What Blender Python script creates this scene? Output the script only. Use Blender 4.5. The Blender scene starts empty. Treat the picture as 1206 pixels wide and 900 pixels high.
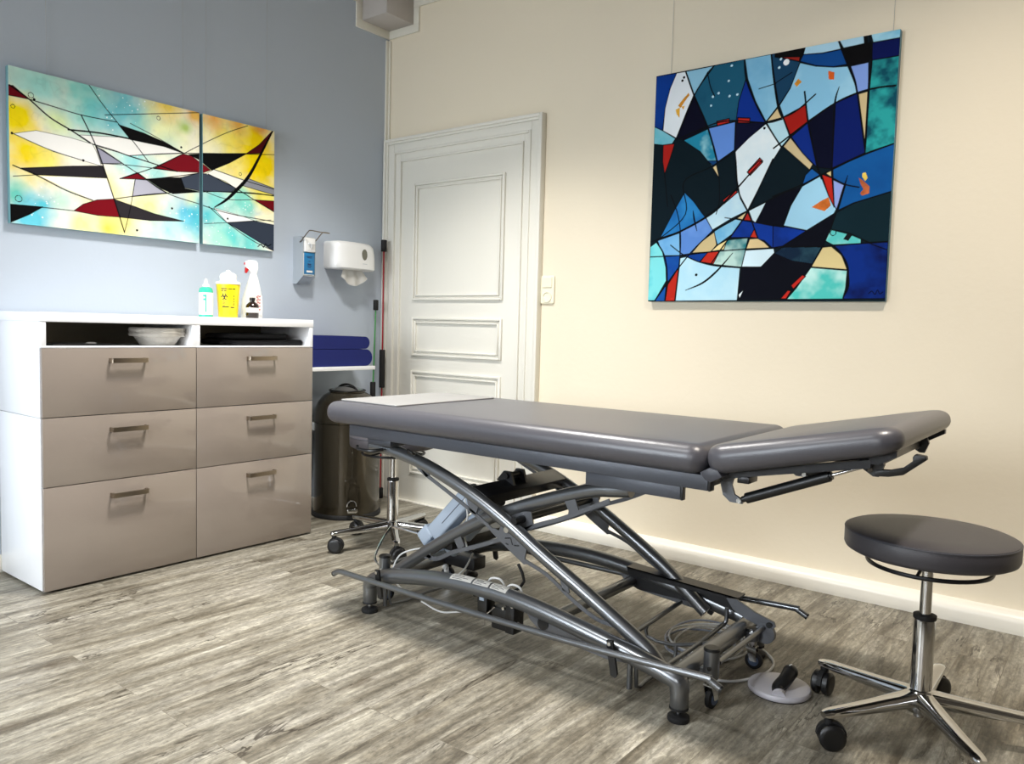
import bpy, bmesh, math, random
import numpy as np
from mathutils import Vector, Matrix, Euler

random.seed(7)
SC = bpy.context.scene
COL = SC.collection
PI = math.pi
R = math.radians

# ------------------------------------------------------------------ camera, world, lights, exposure
cam_data = bpy.data.cameras.new('camera')
cam = bpy.data.objects.new('camera', cam_data); COL.objects.link(cam)
SC.camera = cam
CAM_POS = (3.4939, -3.25901, 1.01858)
YAW, PITCH, ROLL, FOC = -0.65964, -0.06711, 0.02633, 932.1
_f = Vector((math.sin(YAW)*math.cos(PITCH), math.cos(YAW)*math.cos(PITCH), math.sin(PITCH)))
_r = Vector((math.cos(YAW), -math.sin(YAW), 0)); _u = _r.cross(_f)
_c, _s = math.cos(ROLL), math.sin(ROLL)
_r2 = _c*_r + _s*_u; _u2 = -_s*_r + _c*_u
cam.matrix_world = Matrix(((_r2.x, _u2.x, -_f.x, CAM_POS[0]), (_r2.y, _u2.y, -_f.y, CAM_POS[1]), (_r2.z, _u2.z, -_f.z, CAM_POS[2]), (0, 0, 0, 1)))
cam_data.sensor_fit = 'HORIZONTAL'; cam_data.sensor_width = 36.0
cam_data.lens = 36.0*FOC/1206.0
cam_data.clip_start = 0.05

world = bpy.data.worlds.new('World'); SC.world = world; world.use_nodes = True
bg = world.node_tree.nodes['Background']
bg.inputs['Color'].default_value = (0.75, 0.86, 1.0, 1); bg.inputs['Strength'].default_value = 1.0

def area(name, loc, target, sx, sy, power, col, spread=180, shape='RECTANGLE'):
    l = bpy.data.lights.new(name, 'AREA'); l.shape = shape; l.size = sx
    if shape in ('RECTANGLE', 'ELLIPSE'): l.size_y = sy
    l.energy = power; l.color = col; l.spread = R(spread)
    o = bpy.data.objects.new(name, l); COL.objects.link(o); o.location = loc
    d = Vector(target)-Vector(loc); o.rotation_euler = d.to_track_quat('-Z', 'Y').to_euler()
    return o
# daylight coming in through the two tall windows behind the camera
area('window_light', (1.05, -5.42, 1.45), (1.0, -1.9, 0.35), 1.2, 1.5, 42, (0.86, 0.93, 1.0), 105)
area('window_light', (3.25, -5.42, 1.45), (2.9, -1.9, 0.45), 1.2, 1.5, 12, (0.98, 0.98, 1.0), 105)
# two ceiling downlights, then a fill
area('ceiling_or_fill_light', (1.25, -1.36, 2.83), (1.16, -1.36, 0), 0.4, 0.4, 33, (1.0, 0.975, 0.94), 108, 'DISK')
area('ceiling_or_fill_light', (3.40, -1.40, 2.83), (3.40, -1.40, 0), 0.22, 0.22, 30, (1.0, 0.915, 0.81), 145, 'DISK')
area('ceiling_or_fill_light', (1.8, -3.2, 2.83), (1.7, -3.1, 0), 0.5, 0.5, 25, (0.96, 0.98, 1.0), 108, 'DISK')  # added fill that brightens the left front floor and the cushion

SC.view_settings.view_transform = 'Standard'
SC.view_settings.look = 'None'
SC.view_settings.exposure = 0.35
SC.view_settings.gamma = 1.0
SC.view_settings.use_curve_mapping = False

# ------------------------------------------------------------------ materials
def s2l(c):
    c = c/255.0
    return c/12.92 if c <= 0.04045 else ((c+0.055)/1.055)**2.4
def rgb(r, g, b): return (s2l(r), s2l(g), s2l(b), 1.0)
def hx(h): h = h.lstrip('#'); return rgb(int(h[0:2], 16), int(h[2:4], 16), int(h[4:6], 16))

def mat(name, col, rough=0.5, metal=0.0, spec=0.5, coat=0.0, bump=None, noise=None, trans=0.0, coat_rough=0.05):
    """col linear rgba; noise=(scale, amount) tints; bump=(scale, strength)"""
    m = bpy.data.materials.new(name); m.use_nodes = True
    nt = m.node_tree; b = nt.nodes['Principled BSDF']
    b.inputs['Base Color'].default_value = col
    b.inputs['Roughness'].default_value = rough
    b.inputs['Metallic'].default_value = metal
    b.inputs['Specular IOR Level'].default_value = spec
    b.inputs['Coat Weight'].default_value = coat
    b.inputs['Coat Roughness'].default_value = coat_rough
    b.inputs['Transmission Weight'].default_value = trans
    tc = nt.nodes.new('ShaderNodeTexCoord')
    if noise is None: noise = (6.0, 0.04)
    n = nt.nodes.new('ShaderNodeTexNoise'); n.inputs['Scale'].default_value = noise[0]; n.inputs['Detail'].default_value = 4
    nt.links.new(tc.outputs['Object'], n.inputs['Vector'])
    mr = nt.nodes.new('ShaderNodeMapRange'); mr.inputs['From Min'].default_value = 0.3; mr.inputs['From Max'].default_value = 0.7
    mr.inputs['To Min'].default_value = 1-noise[1]; mr.inputs['To Max'].default_value = 1+noise[1]
    nt.links.new(n.outputs['Fac'], mr.inputs['Value'])
    mx = nt.nodes.new('ShaderNodeVectorMath'); mx.operation = 'SCALE'; mx.inputs[0].default_value = col[:3]
    nt.links.new(mr.outputs['Result'], mx.inputs['Scale']); nt.links.new(mx.outputs[0], b.inputs['Base Color'])
    if bump:
        n2 = nt.nodes.new('ShaderNodeTexNoise'); n2.inputs['Scale'].default_value = bump[0]; n2.inputs['Detail'].default_value = 3
        nt.links.new(tc.outputs['Object'], n2.inputs['Vector'])
        bp = nt.nodes.new('ShaderNodeBump'); bp.inputs['Strength'].default_value = bump[1]; bp.inputs['Distance'].default_value = 0.002
        nt.links.new(n2.outputs['Fac'], bp.inputs['Height']); nt.links.new(bp.outputs['Normal'], b.inputs['Normal'])
    return m

M = {}
M['blue_wall'] = mat('blue_wall_paint', rgb(186, 196, 208), 0.75, bump=(60, 0.15), noise=(1.2, 0.02))
M['cream_wall'] = mat('cream_wall_paint', rgb(231, 220, 197), 0.75, bump=(45, 0.3), noise=(1.2, 0.02))
M['rear_wall'] = mat('taupe_wall_paint', rgb(112, 106, 98), 0.8)
M['ceiling'] = mat('ceiling_paint', rgb(188, 182, 176), 0.85)
M['trim'] = mat('trim_paint', rgb(228, 224, 210), 0.45, noise=(2, 0.01))
M['door'] = mat('door_paint', rgb(226, 223, 212), 0.4, noise=(2, 0.012))
M['base'] = mat('baseboard_gloss', rgb(236, 232, 220), 0.3, noise=(3, 0.01))
M['white'] = mat('white_laminate', rgb(235, 236, 238), 0.25, coat=0.2, noise=(3, 0.005))
M['taupe'] = mat('taupe_gloss_front', rgb(138, 127, 117), 0.22, coat=1.0, noise=(2.5, 0.05), coat_rough=0.04)
M['inside'] = mat('cabinet_back_panel', rgb(150, 142, 122), 0.6)
M['nickel'] = mat('brushed_nickel', rgb(150, 138, 122), 0.3, 1.0)
M['chrome'] = mat('chrome', rgb(205, 205, 205), 0.09, 1.0, noise=(10, 0.01))
M['steel'] = mat('grey_powder_coated_tube', rgb(108, 110, 112), 0.3, 0.75, coat=0.5, noise=(20, 0.02), coat_rough=0.2)
M['plate'] = mat('grey_plate', rgb(98, 100, 104), 0.4, 0.5)
M['dark'] = mat('black_coated_metal', rgb(26, 26, 28), 0.35, 0.3)
M['black'] = mat('black_plastic', rgb(14, 14, 15), 0.4)
M['rubber'] = mat('black_rubber', rgb(12, 12, 13), 0.7)
M['vinyl'] = mat('grey_vinyl_leather', rgb(76, 75, 80), 0.34, spec=0.6, bump=(350, 0.12), noise=(5, 0.02))
M['vinyl_side'] = mat('grey_vinyl_piping', rgb(62, 63, 70), 0.45)
M['vinyl2'] = mat('dark_grey_stool_vinyl', rgb(60, 58, 62), 0.46, bump=(350, 0.12))
M['sheet'] = mat('pale_vinyl_cover', rgb(134, 133, 131), 0.5, bump=(350, 0.08))
M['rail'] = mat('anthracite_rail', rgb(66, 69, 76), 0.42, 0.25)
M['motor'] = mat('pale_blue_grey_plastic', rgb(158, 170, 184), 0.45)
M['cable'] = mat('white_cable', rgb(205, 205, 202), 0.45)
M['cable2'] = mat('grey_blue_cable', rgb(135, 142, 158), 0.45)
M['bin'] = mat('bronze_bin_metal', rgb(72, 66, 54), 0.2, 0.75, coat=0.5, noise=(4, 0.03))
M['navy'] = mat('navy_foam', rgb(6, 23, 98), 0.85, bump=(120, 0.25))
M['blackcloth'] = mat('black_cloth', rgb(12, 12, 16), 0.9, bump=(80, 0.4))
M['pulp'] = mat('grey_paper_pulp', rgb(196, 192, 184), 0.9, bump=(90, 0.5), noise=(60, 0.08))
M['plastic_w'] = mat('white_plastic', rgb(236, 236, 234), 0.3, noise=(5, 0.005))
M['paper'] = mat('white_paper', rgb(232, 230, 224), 0.8)
M['alu'] = mat('brushed_aluminium', rgb(190, 196, 200), 0.35, 0.6)
M['blue_label'] = mat('blue_label', rgb(28, 116, 168), 0.4, noise=(200, 0.15))
M['darkblue'] = mat('dark_blue_print', rgb(16, 40, 84), 0.5)
M['teal'] = mat('teal_liquid', rgb(60, 190, 160), 0.25)
M['yellow'] = mat('yellow_plastic', rgb(250, 222, 20), 0.35)
M['red'] = mat('red_plastic', rgb(200, 28, 34), 0.4)
M['rodred'] = mat('red_glass_fibre_rod', rgb(150, 22, 34), 0.35)
M['rodgreen'] = mat('green_glass_fibre_rod', rgb(70, 150, 80), 0.35)
M['ink'] = mat('black_ink', rgb(20, 20, 20), 0.6)
M['amber'] = mat('dark_brown_glass', rgb(28, 12, 8), 0.1, coat=0.5)
M['cream_plastic'] = mat('cream_plastic', rgb(236, 230, 205), 0.35, noise=(5, 0.005))
M['lightgrey'] = mat('light_grey_plastic', rgb(182, 180, 186), 0.35)
M['cord'] = mat('clear_nylon_cord', rgb(170, 172, 172), 0.3)
M['hub'] = mat('blue_grey_hub', rgb(70, 84, 108), .35)
M['glass'] = mat('window_glass', (1, 1, 1, 1), 0.0, trans=1.0)
M['canvas_side'] = mat('canvas_edge', rgb(120, 170, 175), 0.8)
M['canvas_side2'] = mat('canvas_edge_blue', rgb(96, 140, 160), 0.8)

def floor_material():
    m = bpy.data.materials.new('vinyl_plank_floor'); m.use_nodes = True
    nt = m.node_tree; N = nt.nodes; L = nt.links; b = N['Principled BSDF']
    tc = N.new('ShaderNodeTexCoord'); sp = N.new('ShaderNodeSeparateXYZ'); L.new(tc.outputs['Object'], sp.inputs[0])
    def comb(x, y, z=None):
        c = N.new('ShaderNodeCombineXYZ')
        for i, s in enumerate((x, y, z)):
            if s is None: continue
            if isinstance(s, (int, float)): c.inputs[i].default_value = s
            else: L.new(s, c.inputs[i])
        return c.outputs[0]
    def math_(op, a, b_=None, c_=None):
        n = N.new('ShaderNodeMath'); n.operation = op
        for i, s in enumerate((a, b_, c_)):
            if s is None: continue
            if isinstance(s, (int, float)): n.inputs[i].default_value = s
            else: L.new(s, n.inputs[i])
        return n.outputs[0]
    def noise(vec, scale, detail=4, rough=0.5, dist=0.0, w=None):
        n = N.new('ShaderNodeTexNoise')
        if w is not None: n.noise_dimensions = '4D'; L.new(w, n.inputs['W'])
        n.inputs['Scale'].default_value = scale; n.inputs['Detail'].default_value = detail
        n.inputs['Roughness'].default_value = rough; n.inputs['Distortion'].default_value = dist
        L.new(vec, n.inputs['Vector']); return n.outputs['Fac']
    def ramp(v, pts):
        r = N.new('ShaderNodeValToRGB'); e = r.color_ramp.elements
        while len(e) < len(pts): e.new(0.5)
        for i, (p, c) in enumerate(pts): e[i].position = p; e[i].color = c
        L.new(v, r.inputs[0]); return r.outputs[0]
    def mixc(f, a, b_, mode='MIX'):
        n = N.new('ShaderNodeMix'); n.data_type = 'RGBA'; n.blend_type = mode
        if isinstance(f, (int, float)): n.inputs[0].default_value = f
        else: L.new(f, n.inputs[0])
        for i, s in ((6, a), (7, b_)):
            if isinstance(s, tuple): n.inputs[i].default_value = s
            else: L.new(s, n.inputs[i])
        return n.outputs[2]
    br = N.new('ShaderNodeTexBrick'); L.new(comb(sp.outputs[1], sp.outputs[0]), br.inputs['Vector'])
    br.inputs['Scale'].default_value = 1.0; br.inputs['Brick Width'].default_value = 0.93; br.inputs['Row Height'].default_value = 0.13
    br.inputs['Mortar Size'].default_value = 0.0009; br.inputs['Mortar Smooth'].default_value = 0.2
    br.offset = 0.39; br.offset_frequency = 2
    br.inputs['Color1'].default_value = (0, 0, 0, 1); br.inputs['Color2'].default_value = (1, 1, 1, 1); br.inputs['Mortar'].default_value = (0.5, 0.5, 0.5, 1)
    rnd = N.new('ShaderNodeSeparateColor'); L.new(br.outputs['Color'], rnd.inputs[0]); rv = rnd.outputs[0]
    w = math_('MULTIPLY', rv, 13.7)
    v1 = comb(sp.outputs[0], math_('MULTIPLY', sp.outputs[1], 0.13))
    v2 = comb(sp.outputs[0], math_('MULTIPLY', sp.outputs[1], 0.05))
    broad = noise(v1, 14, 5, 0.6, 0.6, w)
    fine = noise(v2, 95, 6, 0.75, 0.2, w)
    fleck = noise(comb(sp.outputs[0], math_('MULTIPLY', sp.outputs[1], 0.22)), 60, 5, 0.7, 0.5, w)
    mid = noise(v1, 42, 6, 0.7, 1.2, w)
    base = ramp(broad, [(0.28, rgb(98, 92, 81)), (0.42, rgb(140, 136, 126)), (0.55, rgb(172, 170, 162)), (0.72, rgb(204, 203, 199))])
    base = mixc(0.62, base, ramp(mid, [(0.30, rgb(96, 92, 84)), (0.5, rgb(146, 143, 136)), (0.68, rgb(190, 188, 181))]), 'OVERLAY')
    base = mixc(0.6, base, ramp(fine, [(0.3, (0.16, 0.15, 0.13, 1)), (0.7, (0.62, 0.61, 0.58, 1))]), 'OVERLAY')
    base = mixc(math_('MULTIPLY', ramp(fleck, [(0.56, (0, 0, 0, 1)), (0.70, (1, 1, 1, 1))]), 0.5), base, rgb(84, 74, 58))
    speck = noise(comb(sp.outputs[0], math_('MULTIPLY', sp.outputs[1], 0.45)), 70, 5, 0.75, 0.8, w)
    base = mixc(0.55, base, ramp(speck, [(0.32, (0.12, 0.115, 0.10, 1)), (0.5, (0.5, 0.5, 0.5, 1)), (0.68, (0.86, 0.86, 0.85, 1))]), 'OVERLAY')
    # slow colour drift between planks
    base = mixc(0.30, base, ramp(rv, [(0.0, rgb(120, 108, 90)), (1.0, rgb(160, 152, 134))]), 'SOFT_LIGHT')
    # dark grain cracks: thin bands of a stretched noise
    cr = noise(comb(sp.outputs[0], math_('MULTIPLY', sp.outputs[1], 0.14)), 9, 5, 0.6, 1.4, w)
    band = math_('ABSOLUTE', math_('SUBTRACT', cr, 0.5))
    crack = ramp(band, [(0.0, (1, 1, 1, 1)), (0.004, (1, 1, 1, 1)), (0.012, (0, 0, 0, 1))])
    gate = ramp(noise(comb(sp.outputs[0], math_('MULTIPLY', sp.outputs[1], 0.5)), 4.0, 3, 0.6, 0, w), [(0.46, (0, 0, 0, 1)), (0.58, (1, 1, 1, 1))])
    cg = N.new('ShaderNodeMath'); cg.operation = 'MULTIPLY'; L.new(crack, cg.inputs[0]); L.new(gate, cg.inputs[1])
    base = mixc(math_('MULTIPLY', cg.outputs[0], 0.85), base, rgb(48, 40, 30))
    # knots
    vo = N.new('ShaderNodeTexVoronoi'); vo.inputs['Scale'].default_value = 4.6; vo.inputs['Randomness'].default_value = 1.0
    dn = N.new('ShaderNodeTexNoise'); dn.inputs['Scale'].default_value = 14; L.new(tc.outputs['Object'], dn.inputs['Vector'])
    off = N.new('ShaderNodeVectorMath'); off.operation = 'SCALE'; off.inputs['Scale'].default_value = 0.055; L.new(dn.outputs['Color'], off.inputs[0])
    ad = N.new('ShaderNodeVectorMath'); ad.operation = 'ADD'
    L.new(comb(sp.outputs[0], math_('MULTIPLY', sp.outputs[1], 0.42)), ad.inputs[0]); L.new(off.outputs[0], ad.inputs[1]); L.new(ad.outputs[0], vo.inputs['Vector'])
    kn = ramp(vo.outputs['Distance'], [(0.0, (1, 1, 1, 1)), (0.045, (0.9, 0.9, 0.9, 1)), (0.075, (0.35, 0.35, 0.35, 1)), (0.20, (0, 0, 0, 1))])
    base = mixc(math_('MULTIPLY', kn, 0.7), base, rgb(66, 54, 38))
    base = mixc(math_('MULTIPLY', br.outputs['Fac'], 0.55), base, rgb(70, 60, 46))
    L.new(base, b.inputs['Base Color'])
    rr = N.new('ShaderNodeMapRange'); L.new(mid, rr.inputs[0]); rr.inputs[3].default_value = 0.5; rr.inputs[4].default_value = 0.36
    L.new(rr.outputs[0], b.inputs['Roughness'])
    bp = N.new('ShaderNodeBump'); bp.inputs['Strength'].default_value = 0.25; bp.inputs['Distance'].default_value = 0.002
    h = math_('ADD', fine, mid); L.new(h, bp.inputs['Height']); L.new(bp.outputs['Normal'], b.inputs['Normal'])
    b.inputs['Specular IOR Level'].default_value = 0.4
    return m
M['floor'] = floor_material()

# ------------------------------------------------------------------ mesh helpers
def smooth_by_angle(me, ang=40):
    me.update()
    for p in me.polygons: p.use_smooth = True
    bm = bmesh.new(); bm.from_mesh(me)
    for e in bm.edges:
        if len(e.link_faces) == 2 and e.calc_face_angle(0) > R(ang): e.smooth = False
    bm.to_mesh(me); bm.free()

def obj(name, bm, m, parent=None, smooth=True, ang=40):
    me = bpy.data.meshes.new(name)
    bmesh.ops.recalc_face_normals(bm, faces=bm.faces[:])
    bm.to_mesh(me); bm.free()
    if isinstance(m, (list, tuple)):
        for k in m: me.materials.append(k)
    else: me.materials.append(m)
    if smooth: smooth_by_angle(me, ang)
    o = bpy.data.objects.new(name, me); COL.objects.link(o)
    if parent: o.parent = parent
    return o

def tag(o, label, cat, group=None):
    o['label'] = label; o['category'] = cat
    if group: o['group'] = group
    return o
def thing(name, label, cat, loc=(0, 0, 0), rotz=0, group=None):
    o = bpy.data.objects.new(name, None); COL.objects.link(o); o.location = loc; o.rotation_euler = (0, 0, rotz)
    o.empty_display_size = 0.1
    return tag(o, label, cat, group)
def struct(name, bm, m, parent=None, smooth=True):
    o = obj(name, bm, m, parent, smooth)
    if parent is None: o['kind'] = 'structure'
    return o
def dup(root, loc, rotz, label=None, group=None):
    r = root.copy(); COL.objects.link(r); r.location = loc; r.rotation_euler = (0, 0, rotz)
    if label: r['label'] = label
    if group: r['group'] = group
    for ch in list(root.children):
        c = ch.copy(); COL.objects.link(c); c.parent = r
        for g in list(ch.children):
            d = g.copy(); COL.objects.link(d); d.parent = c
    return r

def NB(): return bmesh.new()
def add_box(bm, x0, x1, y0, y1, z0, z1, bev=0.0, seg=2, mi=0, mtx=None):
    t = bmesh.new()
    bmesh.ops.create_cube(t, size=1.0)
    for v in t.verts:
        v.co = Vector(((x0+x1)/2+v.co.x*(x1-x0), (y0+y1)/2+v.co.y*(y1-y0), (z0+z1)/2+v.co.z*(z1-z0)))
    if bev > 0: bmesh.ops.bevel(t, geom=t.edges[:], offset=bev, segments=seg, profile=0.5, affect='EDGES')
    _merge(bm, t, mi, mtx)
def _merge(bm, t, mi=0, mtx=None):
    if mtx is not None: bmesh.ops.transform(t, matrix=mtx, verts=t.verts[:])
    vs = [bm.verts.new(v.co) for v in t.verts]; t.verts.index_update()
    for f in t.faces:
        try:
            nf = bm.faces.new([vs[v.index] for v in f.verts]); nf.material_index = mi
        except ValueError: pass
    t.free()
def catmull(pts, n=6):
    P = [Vector(p) for p in pts]
    if len(P) < 3 or n <= 1: return P
    out = []
    for i in range(len(P)-1):
        p0 = P[max(i-1, 0)] if i > 0 else 2*P[0]-P[1]
        p1, p2 = P[i], P[i+1]
        p3 = P[i+2] if i+2 < len(P) else 2*P[-1]-P[-2]
        for k in range(n):
            t = k/n; t2 = t*t; t3 = t2*t
            out.append(0.5*((2*p1)+(-p0+p2)*t+(2*p0-5*p1+4*p2-p3)*t2+(-p0+3*p1-3*p2+p3)*t3))
    out.append(P[-1]); return out
def add_tube(bm, pts, r, seg=14, n=6, mi=0, mtx=None, closed=False, r_end=None):
    P = catmull(pts, n) if n > 1 else [Vector(p) for p in pts]
    t = bmesh.new(); rings = []; N_ = len(P); prev = None
    for i, p in enumerate(P):
        d = (P[min(i+1, N_-1)]-P[max(i-1, 0)]) if not closed else (P[(i+1) % N_]-P[i-1])
        d.normalize()
        if prev is None:
            a = Vector((0, 0, 1)) if abs(d.z) < 0.9 else Vector((1, 0, 0)); prev = d.cross(a).normalized()
        nrm = (prev-d*prev.dot(d)).normalized(); prev = nrm; bn = d.cross(nrm)
        rr = r if r_end is None else r+(r_end-r)*i/(N_-1)
        rings.append([t.verts.new(p+nrm*math.cos(2*PI*k/seg)*rr+bn*math.sin(2*PI*k/seg)*rr) for k in range(seg)])
    for i in range(N_-1 if not closed else N_):
        a, b = rings[i], rings[(i+1) % N_]
        for k in range(seg): t.faces.new((a[k], a[(k+1) % seg], b[(k+1) % seg], b[k]))
    if not closed:
        t.faces.new(rings[0][::-1]); t.faces.new(rings[-1])
    _merge(bm, t, mi, mtx)
def add_lathe(bm, prof, c=(0, 0, 0), seg=32, mi=0, mtx=None, sy=1.0):
    """prof: list of (r, z); axis z through c"""
    t = bmesh.new(); rings = []
    for r, z in prof:
        if r < 1e-6: rings.append([t.verts.new((c[0], c[1], c[2]+z))])
        else: rings.append([t.verts.new((c[0]+r*math.cos(2*PI*k/seg), c[1]+sy*r*math.sin(2*PI*k/seg), c[2]+z)) for k in range(seg)])
    for a, b in zip(rings[:-1], rings[1:]):
        if len(a) == 1 and len(b) == 1: continue
        for k in range(seg):
            k2 = (k+1) % seg
            if len(a) == 1: t.faces.new((a[0], b[k2], b[k]))
            elif len(b) == 1: t.faces.new((a[k], a[k2], b[0]))
            else: t.faces.new((a[k], a[k2], b[k2], b[k]))
    if len(rings[0]) > 1: t.faces.new(rings[0][::-1])
    if len(rings[-1]) > 1: t.faces.new(rings[-1])
    _merge(bm, t, mi, mtx)
def add_prism(bm, poly, axis, a, b, mi=0, mtx=None, bev=0.0):
    """poly: 2-D points; axis 'y': (x,z) swept y=a..b ; 'x': (y,z) ; 'z': (x,y)"""
    t = bmesh.new()
    def P(u, v, w): return {'y': (u, w, v), 'x': (w, u, v), 'z': (u, v, w)}[axis]
    A = [t.verts.new(P(u, v, a)) for u, v in poly]; B = [t.verts.new(P(u, v, b)) for u, v in poly]
    n = len(poly)
    t.faces.new(A); t.faces.new(B[::-1])
    for i in range(n): t.faces.new((A[i], B[i], B[(i+1) % n], A[(i+1) % n]))
    if bev > 0:
        es = [e for e in t.edges]
        bmesh.ops.bevel(t, geom=es, offset=bev, segments=2, profile=0.5, affect='EDGES')
    _merge(bm, t, mi, mtx)
def disc_along(bm, p0, p1, r, seg=24, mi=0, r2=None):
    add_tube(bm, [p0, p1], r, seg, 1, mi, r_end=r2)
def rounded_poly(x0, x1, y0, y1, r, n=8):
    out = []
    for cx, cy, a0 in ((x1-r, y1-r, 0), (x0+r, y1-r, 90), (x0+r, y0+r, 180), (x1-r, y0+r, 270)):
        for k in range(n+1):
            a = R(a0+90*k/n); out.append((cx+r*math.cos(a), cy+r*math.sin(a)))
    return out
def cushion_bm(x0, x1, y0, y1, z0, z1, rp, re, n=8, ne=7, crown=0.0, mtx=None):
    """pillow shaped slab: rounded plan corners rp, rounded edge re"""
    t = bmesh.new(); H = z1-z0; levels = []
    for k in range(ne+1):
        a = PI/2*k/ne; levels.append((re*(1-math.sin(a)), z0+re*(1-math.cos(a))))
    for k in range(ne+1):
        a = PI/2*k/ne; levels.append((re*(1-math.cos(a)), z1-re+re*math.sin(a)))
    rings = []
    for ins, z in levels:
        rr = max(rp-ins, 0.002)
        rings.append([t.verts.new((x, y, z)) for x, y in rounded_poly(x0+ins, x1-ins, y0+ins, y1-ins, rr, n)])
    m = len(rings[0])
    for a, b in zip(rings[:-1], rings[1:]):
        for k in range(m): t.faces.new((a[k], a[(k+1) % m], b[(k+1) % m], b[k]))
    t.faces.new(rings[0][::-1])
    cx, cy = (x0+x1)/2, (y0+y1)/2
    last = rings[-1]
    for s in (0.75, 0.5, 0.25):
        new = [t.verts.new((cx+(v.co.x-cx)*s, cy+(v.co.y-cy)*s, z1+crown*(1-s*s))) for v in rings[-1]]
        for k in range(m): t.faces.new((last[k], last[(k+1) % m], new[(k+1) % m], new[k]))
        last = new
    c = t.verts.new((cx, cy, z1+crown))
    for k in range(m): t.faces.new((last[k], last[(k+1) % m], c))
    if mtx is not None: bmesh.ops.transform(t, matrix=mtx, verts=t.verts[:])
    return t
def text_bm(s, size, mtx, extrude=0.0003):
    c = bpy.data.curves.new('t', 'FONT'); c.body = s; c.size = size; c.extrude = extrude; c.align_x = 'CENTER'; c.align_y = 'CENTER'
    o = bpy.data.objects.new('t', c); me = bpy.data.meshes.new_from_object(o)
    bm = bmesh.new(); bm.from_mesh(me); bmesh.ops.transform(bm, matrix=mtx, verts=bm.verts[:])
    bpy.data.objects.remove(o); bpy.data.curves.remove(c); bpy.data.meshes.remove(me); return bm

# ------------------------------------------------------------------ room shell
RX, RY, RZ = 5.0, -5.5, 2.85
bm = NB(); add_box(bm, -0.15, RX+.15, RY-.15, 0.15, -0.1, 0.0); struct('floor', bm, M['floor'], smooth=False)
bm = NB(); add_box(bm, -0.15, RX+.15, RY-.15, 0.15, RZ, RZ+.1); struct('ceiling', bm, M['ceiling'], smooth=False)
bm = NB(); add_box(bm, -0.15, 0, RY-.15, 0.15, 0, RZ); struct('wall_left', bm, M['blue_wall'], smooth=False)
bm = NB(); add_box(bm, 0, RX, 0, 0.15, 0, RZ); struct('wall_right', bm, M['cream_wall'], smooth=False)
bm = NB(); add_box(bm, RX, RX+.15, RY-.15, 0.15, 0, RZ); struct('wall_rear', bm, M['rear_wall'], smooth=False)
# window wall behind the camera
WIN = ((0.45, 1.65), (2.65, 3.85)); WZ0, WZ1 = 0.7, 2.2
bm = NB(); x = 0.0
for a, b in WIN:
    add_box(bm, x, a, RY-.15, RY, 0, RZ); add_box(bm, a, b, RY-.15, RY, 0, WZ0); add_box(bm, a, b, RY-.15, RY, WZ1, RZ); x = b
add_box(bm, x, RX, RY-.15, RY, 0, RZ); struct('wall_window_side', bm, M['rear_wall'], smooth=False)
for i, (a, b) in enumerate(WIN):
    bm = NB()
    for xx in (a, (a+b)/2-.03, b-.06): add_box(bm, xx, xx+.06, RY-.09, RY-.02, WZ0, WZ1, .004)
    for zz in (WZ0, WZ1-.06): add_box(bm, a, b, RY-.09, RY-.02, zz, zz+.06, .004)
    w = struct('window_%d' % (i+1), bm, M['trim'])
    bm = NB(); add_box(bm, a+.02, b-.02, RY-.06, RY-.055, WZ0+.02, WZ1-.02); obj('pane', bm, M['glass'], w, smooth=False)

# baseboard along the cream wall: bulky half-round cover
prof = [(0, 0), (-0.040, 0), (-0.042, 0.010), (-0.043, 0.016)]
for k in range(9):
    a = PI*0.5*k/8; prof.append((-0.010-0.034*math.cos(a), 0.040+0.034*math.sin(a)))
prof += [(0, 0.078)]
bm = NB(); add_prism(bm, [(y, z) for y, z in prof], 'x', 1.165, RX); struct('baseboard_right', bm, M['base'])
bm = NB(); add_box(bm, 0, .02, RY, -0.05, 0, .07, .004); struct('baseboard_left', bm, M['base'])

# corner and ceiling trims, boxed pipe
bm = NB(); add_box(bm, 0, .022, -.012, 0, 2.095, 2.66, .002); add_box(bm, 0, .012, -.030, 0, 2.095, 2.66, .002); struct('trim_1', bm, M['trim'])
BX, BY, BZ = 0.235, -0.245, 2.715
bm = NB(); add_box(bm, 0.0, BX-.03, BY+.03, 0, BZ, RZ, .001); struct('trim_2', bm, M['ceiling'])
t_ = 0.045
bm = NB()
add_box(bm, 0, .012, BY-.012, 0, BZ-t_, BZ, .002)                # under the box, blue wall
add_box(bm, 0, .012, BY-.012, BY+.030, BZ, RZ-t_, .002)
add_box(bm, 0, .012, RY, BY+.030, RZ-t_, RZ, .002)
struct('trim_3', bm, M['trim'])
bm = NB()
add_box(bm, 0, BX+.012, -.012, 0, BZ-t_, BZ, .002)
add_box(bm, BX-.030, BX+.012, -.012, 0, BZ, RZ-t_, .002)
add_box(bm, BX-.030, RX, -.012, 0, RZ-t_, RZ, .002)
struct('trim_4', bm, M['trim'])

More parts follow.
